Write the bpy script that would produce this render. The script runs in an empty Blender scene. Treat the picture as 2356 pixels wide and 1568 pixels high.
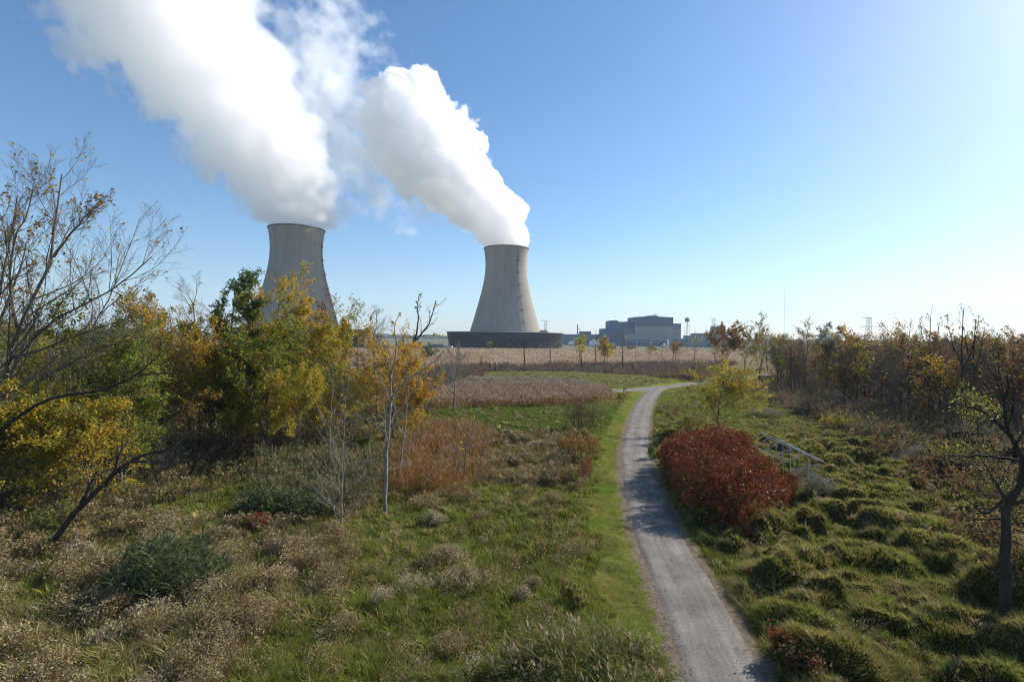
import bpy, math, random
import numpy as np
from mathutils import Matrix, Vector

PI = math.pi
scene = bpy.context.scene
COL = scene.collection

# ------------------------------------------------------------------ camera
CAM_H = 12.0
FPX = 1178.0            # focal length in units of a 2356-wide picture (18 mm on 36 mm)
UC, VC = 1178.0, 784.0
PITCH = math.atan2(8.0, FPX)
ROLL = math.radians(0.75)
fwd = Vector((0, math.cos(PITCH), -math.sin(PITCH)))
r0_ = Vector((1, 0, 0)); u0_ = r0_.cross(fwd)
right = r0_ * math.cos(ROLL) + u0_ * math.sin(ROLL)
up = u0_ * math.cos(ROLL) - r0_ * math.sin(ROLL)
cam_d = bpy.data.cameras.new("camera")
cam_d.lens = 18.0; cam_d.sensor_width = 36.0; cam_d.sensor_fit = 'HORIZONTAL'
cam_d.clip_start = 0.1; cam_d.clip_end = 30000
cam = bpy.data.objects.new("camera", cam_d); COL.objects.link(cam)
M3 = Matrix((right, up, -fwd)).transposed()
cam.matrix_world = Matrix.Translation((0, 0, CAM_H)) @ M3.to_4x4()
scene.camera = cam
_R = np.array(right); _U = np.array(up); _F = np.array(fwd)

def ray(u, v):
    return _R * ((u - UC) / FPX) + _U * (-(v - VC) / FPX) + _F

def G(u, v, z=0.0):
    """point at height z seen at picture position (u, v)"""
    d = ray(u, v); t = (z - CAM_H) / d[2]
    return np.array([d[0] * t, d[1] * t, z])

def W(u, v, Y):
    """point seen at (u, v) at distance Y along the view"""
    d = ray(u, v); t = Y / d[1]
    return np.array([d[0] * t, Y, CAM_H + d[2] * t])

PH = 2356.0 / 2560.0
def WP(x, y, Y): return W(x * PH, y * PH, Y)

# ------------------------------------------------------------------ noise
_prng = np.random.default_rng(7)
_perm = _prng.permutation(256); _perm = np.concatenate([_perm, _perm, _perm])
_grad = _prng.normal(size=(256, 3)); _grad /= np.linalg.norm(_grad, axis=1)[:, None]

def perlin(x, y, z=0.0, seed=0):
    x = np.asarray(x, float) + seed * 17.31; y = np.asarray(y, float) + seed * 5.77
    z = np.zeros_like(x) + z + seed * 3.13
    xi = np.floor(x).astype(int); yi = np.floor(y).astype(int); zi = np.floor(z).astype(int)
    xf, yf, zf = x - xi, y - yi, z - zi
    xi &= 255; yi &= 255; zi &= 255
    fu = xf * xf * xf * (xf * (xf * 6 - 15) + 10); fv = yf * yf * yf * (yf * (yf * 6 - 15) + 10); fw = zf * zf * zf * (zf * (zf * 6 - 15) + 10)
    out = 0
    for dx in (0, 1):
        wx = fu if dx else 1 - fu
        for dy in (0, 1):
            wy = fv if dy else 1 - fv
            for dz in (0, 1):
                wz = fw if dz else 1 - fw
                g = _grad[_perm[_perm[_perm[(xi + dx) & 255] + ((yi + dy) & 255)] + ((zi + dz) & 255)]]
                out = out + wx * wy * wz * (g[..., 0] * (xf - dx) + g[..., 1] * (yf - dy) + g[..., 2] * (zf - dz))
    return out * 1.5

def fbm(x, y, z=0.0, oct=4, seed=0):
    s = 0; a = 1.0; f = 1.0
    for o in range(oct):
        s = s + a * perlin(np.asarray(x) * f, np.asarray(y) * f, np.asarray(z) * f, seed + o); a *= 0.5; f *= 2.03
    return s

def nrm(a): return a / np.maximum(np.linalg.norm(a, axis=-1, keepdims=True), 1e-9)
def lerp(a, b, t): return a + (b - a) * t
def sstep(a, b, x):
    t = np.clip((x - a) / (b - a), 0, 1); return t * t * (3 - 2 * t)

# ------------------------------------------------------------------ mesh building
class MB:
    """collects vertices, faces (all 4- or all 3-sided arrays) and vertex colours into one mesh"""
    def __init__(self): self.v = []; self.q = []; self.t = []; self.c = []; self.n = 0
    def add(self, v, q=None, t=None, c=None):
        v = np.asarray(v, np.float32).reshape(-1, 3)
        if q is not None: self.q.append(np.asarray(q, np.int64).reshape(-1, 4) + self.n)
        if t is not None: self.t.append(np.asarray(t, np.int64).reshape(-1, 3) + self.n)
        if c is None: c = np.full((len(v), 3), 0.5, np.float32)
        c = np.asarray(c, np.float32)
        if c.ndim == 1: c = np.tile(c, (len(v), 1))
        self.v.append(v); self.c.append(c); self.n += len(v); return self
    def box(self, x0, x1, y0, y1, z0, z1):
        v = [(x, y, z) for x in (x0, x1) for y in (y0, y1) for z in (z0, z1)]
        return self.add(v, q=[(0, 1, 3, 2), (4, 6, 7, 5), (0, 4, 5, 1), (2, 3, 7, 6), (0, 2, 6, 4), (1, 5, 7, 3)])
    def rod(self, a, b, r, r2=None, n=6, caps=True):
        P = np.array([[a, b]], float); R = np.array([[r, r if r2 is None else r2]], float)
        v, q = tubes(P, R, n); k = len(v)
        self.add(v, q=q)
        if caps:
            for s in (0, n):
                c0 = v[s:s + n].mean(0)
                vv = np.vstack([v[s:s + n], c0[None]])
                self.add(vv, t=[(i, (i + 1) % n, n) if s else ((i + 1) % n, i, n) for i in range(n)])
        return self
    def lathe(self, prof, n=48, center=(0, 0), close=False, a0=0.0, a1=2 * PI):
        prof = np.array(prof, float); m = len(prof)
        full = abs(a1 - a0 - 2 * PI) < 1e-6
        an = np.linspace(a0, a1, n, endpoint=not full)
        v = np.stack([np.outer(np.cos(an), prof[:, 0]) + center[0], np.outer(np.sin(an), prof[:, 0]) + center[1],
                      np.tile(prof[:, 1], (n, 1))], -1).reshape(-1, 3)
        q = []
        for i in range(n if full else n - 1):
            j = (i + 1) % n
            for k in range(m - 1): q.append((i * m + k, j * m + k, j * m + k + 1, i * m + k + 1))
        return self.add(v, q=q)
    def mesh(self, name, smooth=False):
        me = bpy.data.meshes.new(name)
        v = np.concatenate(self.v) if self.v else np.zeros((0, 3), np.float32)
        q = np.concatenate(self.q) if self.q else np.zeros((0, 4), np.int64)
        t = np.concatenate(self.t) if self.t else np.zeros((0, 3), np.int64)
        me.vertices.add(len(v)); me.vertices.foreach_set('co', v.ravel())
        nl = q.size + t.size
        me.loops.add(nl); me.loops.foreach_set('vertex_index', np.concatenate([q.ravel(), t.ravel()]).astype(np.int32))
        me.polygons.add(len(q) + len(t))
        ls = np.concatenate([np.arange(len(q)) * 4, len(q) * 4 + np.arange(len(t)) * 3]).astype(np.int32)
        me.polygons.foreach_set('loop_start', ls)
        me.polygons.foreach_set('use_smooth', np.full(len(q) + len(t), bool(smooth)))
        a = me.attributes.new('col', 'FLOAT_COLOR', 'POINT')
        c = np.concatenate(self.c); c = np.hstack([c, np.ones((len(c), 1), np.float32)])
        a.data.foreach_set('color', c.ravel())
        me.update(calc_edges=True); return me
    def obj(self, name, mat, parent=None, smooth=False, loc=None):
        me = self.mesh(name, smooth); me.materials.append(mat)
        o = bpy.data.objects.new(name, me); COL.objects.link(o)
        if parent is not None: o.parent = parent
        if loc is not None: o.location = loc
        return o

def tubes(P, R, n=5):
    """P (N,K,3), R (N,K) -> verts, quads"""
    N, K, _ = P.shape
    T = np.empty_like(P); T[:, 1:-1] = P[:, 2:] - P[:, :-2]; T[:, 0] = P[:, 1] - P[:, 0]; T[:, -1] = P[:, -1] - P[:, -2]
    T = nrm(T)
    D = nrm(P[:, -1] - P[:, 0])
    ref = np.where(np.abs(D[:, 2:3]) > 0.8, np.array([[1.0, 0, 0]]), np.array([[0, 0, 1.0]]))[:, None, :]
    A = nrm(np.cross(T, np.broadcast_to(ref, T.shape))); B = np.cross(T, A)
    an = np.arange(n) * 2 * PI / n
    V = P[:, :, None, :] + R[:, :, None, None] * (np.cos(an)[None, None, :, None] * A[:, :, None, :] + np.sin(an)[None, None, :, None] * B[:, :, None, :])
    i = np.arange(N)[:, None, None] * K * n; k = np.arange(K - 1)[None, :, None] * n; s = np.arange(n)[None, None, :]; s2 = (s + 1) % n
    q = np.stack([i + k + s, i + k + s2, i + k + n + s2, i + k + n + s], -1)
    return V.reshape(-1, 3), q.reshape(-1, 4)

# ------------------------------------------------------------------ properties
def tag(o, label, cat=None, group=None, kind=None):
    if label: o['label'] = label
    if cat: o['category'] = cat
    if group: o['group'] = group
    if kind: o['kind'] = kind
    return o
def thing(name, loc, label, cat, group=None, rz=0.0):
    o = bpy.data.objects.new(name, None); COL.objects.link(o)
    o.location = tuple(float(a) for a in loc); o.rotation_euler = (0, 0, rz); o.empty_display_size = 0.5
    return tag(o, label, cat, group)

# ------------------------------------------------------------------ materials
def new_mat(name):
    m = bpy.data.materials.new(name); m.use_nodes = True
    nt = m.node_tree; nt.nodes.clear()
    out = nt.nodes.new('ShaderNodeOutputMaterial'); return m, nt, out
def N(nt, typ, **kw):
    n = nt.nodes.new(typ)
    for k, v in kw.items():
        if k.startswith('i_'): n.inputs[k[2:].replace('_', ' ')].default_value = v
        else: setattr(n, k, v)
    return n
def L(nt, a, ao, b, bi): nt.links.new(a.outputs[ao], b.inputs[bi])

def solid(name, c1, c2=None, scale=1.0, rough=0.85, spec=0.2, metal=0.0, stretch=(1, 1, 1), detail=6, bump=0.0):
    m, nt, out = new_mat(name)
    b = N(nt, 'ShaderNodeBsdfPrincipled'); b.inputs['Roughness'].default_value = rough
    b.inputs['Metallic'].default_value = metal; b.inputs['Specular IOR Level'].default_value = spec
    if c2 is None: c2 = tuple(x * 0.7 for x in c1)
    tc = N(nt, 'ShaderNodeTexCoord'); mp = N(nt, 'ShaderNodeMapping'); mp.inputs['Scale'].default_value = stretch
    nz = N(nt, 'ShaderNodeTexNoise'); nz.inputs['Scale'].default_value = scale; nz.inputs['Detail'].default_value = detail; nz.inputs['Roughness'].default_value = 0.65
    cr = N(nt, 'ShaderNodeValToRGB'); cr.color_ramp.elements[0].position = 0.3; cr.color_ramp.elements[1].position = 0.7
    cr.color_ramp.elements[0].color = (*c2, 1); cr.color_ramp.elements[1].color = (*c1, 1)
    L(nt, tc, 'Object', mp, 'Vector'); L(nt, mp, 'Vector', nz, 'Vector'); L(nt, nz, 'Fac', cr, 'Fac'); L(nt, cr, 'Color', b, 'Base Color')
    if bump:
        bp = N(nt, 'ShaderNodeBump'); bp.inputs['Strength'].default_value = bump; bp.inputs['Distance'].default_value = 0.05
        L(nt, nz, 'Fac', bp, 'Height'); L(nt, bp, 'Normal', b, 'Normal')
    L(nt, b, 'BSDF', out, 'Surface'); return m

def leaf_mat(name, trans=0.4, spec=0.25, rough=0.5):
    m, nt, out = new_mat(name)
    at = N(nt, 'ShaderNodeAttribute', attribute_name='col')
    b = N(nt, 'ShaderNodeBsdfPrincipled'); b.inputs['Roughness'].default_value = rough; b.inputs['Specular IOR Level'].default_value = spec
    tr = N(nt, 'ShaderNodeBsdfTranslucent'); mx = N(nt, 'ShaderNodeMixShader'); mx.inputs[0].default_value = trans
    L(nt, at, 'Color', b, 'Base Color'); L(nt, at, 'Color', tr, 'Color')
    L(nt, b, 'BSDF', mx, 1); L(nt, tr, 'BSDF', mx, 2); L(nt, mx, 'Shader', out, 'Surface'); return m

M_LEAF = leaf_mat('leaf', 0.52, 0.2, 0.55)
M_SUMAC = leaf_mat('sumac_leaf', 0.3, 0.18, 0.5)
M_GRASS = leaf_mat('grass_blade', 0.40, 0.15, 0.6)
M_DRY = leaf_mat('dry_stalk', 0.3, 0.1, 0.8)
M_PALE = solid('pale_bark', (.36, .335, .29), (.13, .115, .10), 3.0, 0.9, 0.1)
M_GREY = solid('grey_bark', (0.24, 0.205, 0.165), (0.10, 0.085, 0.07), 3.0, 0.9, 0.1)
M_DARK = solid('dark_bark', (0.085, 0.07, 0.055), (0.03, 0.025, 0.02), 5.0, 0.9, 0.1, stretch=(1, 1, .25), bump=.8)
M_BROWN = solid('brown_bark', (0.15, 0.105, 0.075), (0.07, 0.05, 0.04), 3.0, 0.9, 0.1)

# ------------------------------------------------------------------ road lines and height map
def resample(pts, step):
    pts = np.array(pts, float); d = np.r_[0, np.cumsum(np.linalg.norm(np.diff(pts, axis=0), axis=1))]
    s = np.linspace(0, d[-1], max(2, int(d[-1] / step) + 1))
    return np.stack([np.interp(s, d, pts[:, k]) for k in range(pts.shape[1])], 1)
def smooth_line(pts, it=3):
    pts = np.array(pts, float)
    for _ in range(it):
        a = pts[:-1] * 0.75 + pts[1:] * 0.25; b = pts[:-1] * 0.25 + pts[1:] * 0.75
        mid = np.empty((2 * len(a), pts.shape[1])); mid[0::2] = a; mid[1::2] = b
        pts = np.vstack([pts[:1], mid, pts[-1:]])
    return pts
road_px = [(1671, 1568), (1592, 1380), (1520, 1250), (1483, 1150), (1460, 1050), (1464, 1000), (1474, 950), (1488, 920), (1503, 902), (1512, 893)]
_rp = np.array([G(u, v)[:2] for u, v in road_px])
_rp = np.vstack([_rp[0] + (_rp[0] - _rp[1]) / np.linalg.norm(_rp[0] - _rp[1]) * 14, _rp])
ROAD = resample(smooth_line(_rp), 0.5)
_cp = np.array([G(u, v)[:2] for u, v in [(1250, 904), (1385, 901), (1450, 897.5), (1505, 893), (1560, 886.5), (1600, 880.5), (1712, 866), (1830, 855)]])
CROSS = resample(smooth_line(_cp), 1.0)
RW, CW = 3.15, 5.0
def dist_line(x, y, line):
    sh = np.shape(x); p = np.stack([np.ravel(x), np.ravel(y)], 1); out = np.empty(len(p)); side = np.empty(len(p))
    for i in range(0, len(p), 20000):
        d = ((p[i:i + 20000, None, :] - line[None]) ** 2).sum(2); k = d.argmin(1)
        out[i:i + 20000] = np.sqrt(d[np.arange(len(k)), k])
        k2 = np.minimum(k, len(line) - 2); t = line[k2 + 1] - line[k2]; r = p[i:i + 20000] - line[k2]
        side[i:i + 20000] = np.sign(r[:, 0] * t[:, 1] - r[:, 1] * t[:, 0])     # +1: right of the line
    return out.reshape(sh), side.reshape(sh)
def inpoly(x, y, poly):
    x = np.asarray(x); y = np.asarray(y); ins = np.zeros(x.shape, bool); n = len(poly)
    for i in range(n):
        x1, y1 = poly[i]; x2, y2 = poly[(i + 1) % n]
        c = ((y1 > y) != (y2 > y)) & (x < (x2 - x1) * (y - y1) / (y2 - y1 + 1e-12) + x1); ins ^= c
    return ins
def gpoly(px): return [tuple(G(u, v)[:2]) for u, v in px]

HX0, HX1, HY0, HY1, HS = -110.0, 150.0, 6.0, 215.0, 0.25
_gx = np.arange(HX0, HX1 + 1e-6, HS); _gy = np.arange(HY0, HY1 + 1e-6, HS)
GX, GY = np.meshgrid(_gx, _gy, indexing='ij')
def _coarse(fn, line):
    cx = np.arange(HX0, HX1 + 2, 1.0); cy = np.arange(HY0, HY1 + 2, 1.0)
    X, Y = np.meshgrid(cx, cy, indexing='ij'); d, s = dist_line(X, Y, line); sd = d * s
    return cx, cy, sd, d
def grid_lookup(A, x, y, x0, y0, st):
    fx = np.clip((np.asarray(x) - x0) / st, 0, A.shape[0] - 1.001); fy = np.clip((np.asarray(y) - y0) / st, 0, A.shape[1] - 1.001)
    i = fx.astype(int); j = fy.astype(int); a = fx - i; b = fy - j
    return A[i, j] * (1 - a) * (1 - b) + A[i + 1, j] * a * (1 - b) + A[i, j + 1] * (1 - a) * b + A[i + 1, j + 1] * a * b
_cx, _cy, RSD, RD = _coarse(None, ROAD)
_, _, CSD, CD = _coarse(None, CROSS)
def road_d(x, y): return grid_lookup(RD, x, y, HX0, HY0, 1.0)
def road_s(x, y): return grid_lookup(RSD, x, y, HX0, HY0, 1.0)      # signed, right of the road positive
def cross_d(x, y): return grid_lookup(CD, x, y, HX0, HY0, 1.0)

# zones (ground outlines)
Z_GREEN = gpoly([(985, 940), (1100, 932), (1290, 930), (1440, 930), (1420, 985), (1330, 1000), (1150, 1010), (1000, 985)])
Z_TAN1 = gpoly([(1090, 1000), (1330, 1000), (1330, 1080), (1220, 1120), (1100, 1110)])
Z_WEED = gpoly([(-200, 1200), (250, 1180), (560, 1190), (760, 1180), (860, 1230), (800, 1330), (640, 1420), (560, 1480), (500, 1600), (-300, 1600)])
Z_REEDF = gpoly([(640, 806), (1000, 803), (1600, 806), (1790, 812), (1650, 838), (1400, 838), (1000, 842), (700, 848)])
Z_MOUND = gpoly([(960, 900), (1080, 860), (1200, 850), (1400, 856), (1520, 878), (1560, 884), (1440, 894), (1300, 897)])
Z_SCRUB = gpoly([(960, 856), (1080, 842), (1300, 842), (1640, 832), (1700, 838), (1620, 850), (1480, 868), (1300, 856), (1100, 862)])
Z_BROWN = gpoly([(1480, 872), (1560, 850), (1660, 850), (1760, 850), (1700, 862), (1590, 878)])
Z_REED2 = gpoly([(1010, 905), (1100, 897), (1300, 899), (1400, 903), (1395, 925), (1250, 934), (1060, 936), (985, 940)])
Z_ORANGE = gpoly([(880, 1100), (905, 1040), (985, 985), (1090, 985), (1135, 1030), (1120, 1075), (1060, 1120), (960, 1140)])
Z_REED3 = gpoly([(600, 1050), (760, 1050), (890, 1050), (890, 1130), (800, 1165), (640, 1150)])
Z_DARK1 = gpoly([(560, 1120), (700, 1120), (770, 1150), (700, 1195), (580, 1180)])
Z_WOODL = gpoly([(-400, 1240), (100, 1225), (300, 1175), (520, 1110), (640, 1070), (840, 1010), (1000, 950), (960, 880), (700, 860), (-400, 900)])
Z_WOODR = gpoly([(1700, 900), (1850, 960), (1990, 1010), (2150, 1075), (2400, 1200), (2700, 1250), (2700, 850), (2000, 850), (1760, 860)])

_w1 = fbm(GX / 9.0, GY / 9.0, 0, 3, 3); _w2 = fbm(GX / 2.2, GY / 2.2, 0, 3, 8)
rs = road_s(GX, GY); rd = np.abs(rs); cd = cross_d(GX, GY)
flat = sstep(1.6, 2.8, rd) * sstep(2.6, 5.5, cd)
HM = 0.14 * _w1 + 0.17 * _w2 + 0.10 * np.abs(perlin(GX / 0.9, GY / 0.9, 0, 14))
# domed tussock field right of the track
rng0 = np.random.default_rng(11)
dom = np.zeros_like(HM); _wx = .9 * perlin(GX / 1.7, GY / 1.7, 0, 15) + .35 * perlin(GX / .6, GY / .6, 0, 16); _wy = .9 * perlin(GX / 1.7, GY / 1.7, 0, 17) + .35 * perlin(GX / .6, GY / .6, 0, 18)
for _ in range(1700):
    x = rng0.uniform(3, 62); y = rng0.uniform(11, 74)
    a = rng0.uniform(-0.5, 0.5); rx = rng0.choice([.6, .9, 1.3, 1.9, 2.6], p=[.27, .32, .26, .13, .02]) * rng0.uniform(.8, 1.2); ry = rx * rng0.uniform(0.4, 0.85); h = rng0.uniform(0.3, 1.1) * (0.5 + 0.45 * rx)
    i0, i1 = int((x - 4.2 - HX0) / HS), int((x + 4.2 - HX0) / HS); j0, j1 = int((y - 4.2 - HY0) / HS), int((y + 4.2 - HY0) / HS)
    if j0 < 0: j0 = 0
    X = GX[i0:i1, j0:j1] - x + _wx[i0:i1, j0:j1]; Y = GY[i0:i1, j0:j1] - y + _wy[i0:i1, j0:j1]
    xr = X * math.cos(a) + Y * math.sin(a); yr = -X * math.sin(a) + Y * math.cos(a)
    d = h * np.clip(1 - (xr / rx) ** 2 - (yr / ry) ** 2, 0, 1) ** 0.6
    dom[i0:i1, j0:j1] = np.maximum(dom[i0:i1, j0:j1], d)
HM += (1.2 * dom + .22 * np.abs(_wx) + .30 * fbm(GX / 6.0, GY / 5.0, 0, 2, 19)) * sstep(1.75, 3.0, rs) * sstep(74, 55, GY)
# low meadow rise before the reed field
c = G(1260, 878); HM += 2.0 * np.exp(-((GX - c[0]) / 32) ** 2 - ((GY - c[1] - 6) / 20) ** 2)
# bank down from the track on the left foreground
HM += np.where(rs < 0, -0.35 * sstep(4, 14, rd) * sstep(75, 45, GY), -0.25 * sstep(3, 12, rd) * sstep(80, 50, GY))
# fade at map rim
edge = sstep(0, 12, GX - HX0) * sstep(0, 12, HX1 - GX) * sstep(0, 25, HY1 - GY) * sstep(0, 4, GY - HY0)
HM = HM * flat * edge - 0.03
def H(x, y):
    x = np.asarray(x, float); y = np.asarray(y, float)
    return grid_lookup(HM, x, y, HX0, HY0, HS)
def GH(u, v):
    """ground point seen at (u, v), following the height map"""
    z = 0.0
    for _ in range(4):
        p = G(u, v, z); z = float(H(p[0], p[1]))
    return np.array([p[0], p[1], z])
# ------------------------------------------------------------------ zones
def zone_at(x, y):
    x = np.asarray(x, float); y = np.asarray(y, float)
    k = 0.6 + 0.012 * np.hypot(x, y)
    wx = x + k * 1.6 * perlin(x / (2.2 * k), y / (2.2 * k), 0, 21) + k * 0.8 * perlin(x / (0.7 * k), y / (0.7 * k), 0, 22)
    wy = y + k * 1.6 * perlin(x / (2.2 * k), y / (2.2 * k), 0, 23) + k * 0.8 * perlin(x / (0.7 * k), y / (0.7 * k), 0, 24)
    s = road_s(x, y); d = np.abs(s); cd_ = cross_d(x, y); inmap = (x > HX0) & (x < HX1) & (y < HY1)
    d = np.where(inmap, d, 99); s = np.where(inmap, s, np.sign(x) * 99); cd_ = np.where(inmap, cd_, 99)
    z = np.zeros(x.shape, int)
    z[(s > 0) & (y < 78)] = 13
    for i, P in ((14, Z_WOODL), (15, Z_WOODR), (5, Z_REEDF), (6, Z_MOUND), (7, Z_SCRUB), (8, Z_BROWN), (9, Z_REED2), (2, Z_GREEN), (3, Z_TAN1),
                 (4, Z_WEED), (11, Z_REED3), (12, Z_DARK1), (10, Z_ORANGE)):
        z[inpoly(wx, wy, P)] = i
    z[y > 520] = 16
    wob = 1.1 * perlin(x / 3.0, y / 3.0, 0, 31) + 0.5 * perlin(x / 0.8, y / 0.8, 0, 32)
    z[(s < 0) & (d < 3.9 + wob)] = 1
    z[(s > 0) & (d < 1.95 + 0.45 * wob)] = 1
    z[cd_ < 3.6 + 0.5 * wob] = 1
    return z
# two albedos per zone
ZC = {0: ((.16, .20, .035), (.26, .25, .065)), 1: ((.16, .23, .035), (.28, .26, .07)), 2: ((.11, .19, .035), (.19, .20, .055)),
      3: ((.26, .19, .10), (.14, .14, .045)), 4: ((.24, .20, .09), (.15, .16, .05)), 5: ((.42, .32, .22), (.34, .25, .15)),
      6: ((.17, .165, .06), (.21, .19, .10)), 7: ((.16, .115, .095), (.12, .085, .07)), 8: ((.22, .13, .07), (.17, .14, .06)),
      9: ((.27, .17, .09), (.20, .12, .06)), 10: ((.30, .14, .035), (.24, .16, .06)), 11: ((.17, .13, .07), (.10, .10, .04)),
      12: ((.05, .08, .03), (.07, .09, .04)), 13: ((.16, .175, .04), (.25, .21, .07)), 14: ((.11, .09, .045), (.14, .12, .06)),
      15: ((.085, .075, .045), (.11, .10, .05)), 16: ((.24, .22, .19), (.17, .16, .12))}
_za = np.array([ZC[i][0] for i in range(17)]); _zb = np.array([ZC[i][1] for i in range(17)])
def zone_col(x, y, z, rng=None, js=0.0):
    t = np.clip(0.5 + 0.75 * fbm(x / 4.0, y / 4.0, 0, 4, 41) + (rng.normal(0, 0.25, np.shape(x)) if rng is not None else 0), 0, 1)[..., None]
    return _za[z] * (1 - t) + _zb[z] * t

# ------------------------------------------------------------------ ground: one sheet to the horizon
def make_ground():
    ang = np.concatenate([np.linspace(-58, 58, 720), np.linspace(62, 298, 60)]) * PI / 180
    r = [4.0]
    while r[-1] < 420: r.append(r[-1] * 1.0066 + 0.02)
    while r[-1] < 9000: r.append(r[-1] * 1.09)
    r = np.array(r); na, nr = len(ang), len(r)
    A, Rr = np.meshgrid(ang, r, indexing='ij'); X = Rr * np.sin(A); Y = Rr * np.cos(A)
    z = np.where(Y > 4, H(X, Y), -0.03)
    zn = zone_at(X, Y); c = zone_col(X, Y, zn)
    thatch_shade = np.where(np.isin(zn, (0, 3, 4, 6, 13, 14, 15, 2, 8)), .26, np.where(zn == 1, .6, .85)); thatch_shade = thatch_shade + (1 - thatch_shade) * sstep(60, 160, Rr); c = c * thatch_shade[..., None]  # ground darkened under the blades: dark soil plus gap shade put into the colour
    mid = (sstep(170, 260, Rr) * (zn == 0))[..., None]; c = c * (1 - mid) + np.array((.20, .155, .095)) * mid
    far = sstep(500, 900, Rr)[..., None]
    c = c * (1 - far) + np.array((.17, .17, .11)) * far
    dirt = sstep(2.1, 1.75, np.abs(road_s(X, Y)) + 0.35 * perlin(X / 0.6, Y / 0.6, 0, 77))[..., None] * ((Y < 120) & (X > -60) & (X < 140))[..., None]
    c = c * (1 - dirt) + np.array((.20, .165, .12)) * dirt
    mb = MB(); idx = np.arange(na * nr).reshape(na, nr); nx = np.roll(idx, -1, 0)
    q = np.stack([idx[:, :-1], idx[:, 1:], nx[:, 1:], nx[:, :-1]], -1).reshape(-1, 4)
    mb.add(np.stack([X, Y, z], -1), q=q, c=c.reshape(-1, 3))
    ring = idx[:, 0]
    mb.add(np.vstack([np.stack([X[:, 0], Y[:, 0], z[:, 0]], -1), [[0, 0, -0.03]]]), t=[(i, (i + 1) % na, na) for i in range(na)], c=np.array((.12, .12, .05)))
    m, nt, out = new_mat('ground_cover')
    at = N(nt, 'ShaderNodeAttribute', attribute_name='col'); b = N(nt, 'ShaderNodeBsdfDiffuse')
    tc = N(nt, 'ShaderNodeTexCoord'); nz = N(nt, 'ShaderNodeTexNoise'); nz.inputs['Scale'].default_value = 3.0; nz.inputs['Detail'].default_value = 10; nz.inputs['Roughness'].default_value = 0.75
    mr = N(nt, 'ShaderNodeMapRange'); mr.inputs['To Min'].default_value = 0.45; mr.inputs['To Max'].default_value = 1.45
    mr.inputs['From Min'].default_value = 0.25; mr.inputs['From Max'].default_value = 0.75
    mx = N(nt, 'ShaderNodeVectorMath', operation='MULTIPLY')
    L(nt, tc, 'Object', nz, 'Vector'); L(nt, nz, 'Fac', mr, 'Value'); L(nt, at, 'Color', mx, 0); L(nt, mr, 'Result', mx, 1); L(nt, mx, 'Vector', b, 'Color')
    bp = N(nt, 'ShaderNodeBump'); bp.inputs['Strength'].default_value = 0.8; bp.inputs['Distance'].default_value = 0.15
    L(nt, nz, 'Fac', bp, 'Height'); L(nt, bp, 'Normal', b, 'Normal'); L(nt, b, 'BSDF', out, 'Surface')
    o = mb.obj('ground', m, smooth=True); tag(o, 'rough autumn meadow and flat marsh ground reaching to the horizon', None, None, 'structure')

def strip(line, width, z, mb, nacross=9, seed=0):
    T = np.gradient(line, axis=0); T /= np.linalg.norm(T, axis=1)[:, None]; Nn = np.stack([T[:, 1], -T[:, 0]], 1)
    s = np.linspace(-1, 1, nacross); n = len(line)
    P = np.empty((n, nacross, 3)); C = np.empty((n, nacross, 3))
    for k, a in enumerate(s):
        off = a * width / 2
        if abs(a) == 1: off = off + 0.16 * perlin(line[:, 0] / 0.9 + a * 9, line[:, 1] / 0.9, 0, 50 + seed) + 0.12 * perlin(line[:, 0] / 3 + a * 9, line[:, 1] / 3, 0, 51)
        P[:, k, :2] = line + Nn * np.reshape(off * np.ones(n), (-1, 1)); P[:, k, 2] = z + 0.05 * (1 - a * a) - (0.09 if abs(a) == 1 else 0)
        C[:, k] = (abs(a), 0.5 + a / 2, 0)
    i = np.arange((n - 1))[:, None] * nacross + np.arange(nacross - 1)[None]
    q = np.stack([i, i + 1, i + nacross + 1, i + nacross], -1).reshape(-1, 4)
    mb.add(P.reshape(-1, 3), q=q, c=C.reshape(-1, 3))

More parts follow.
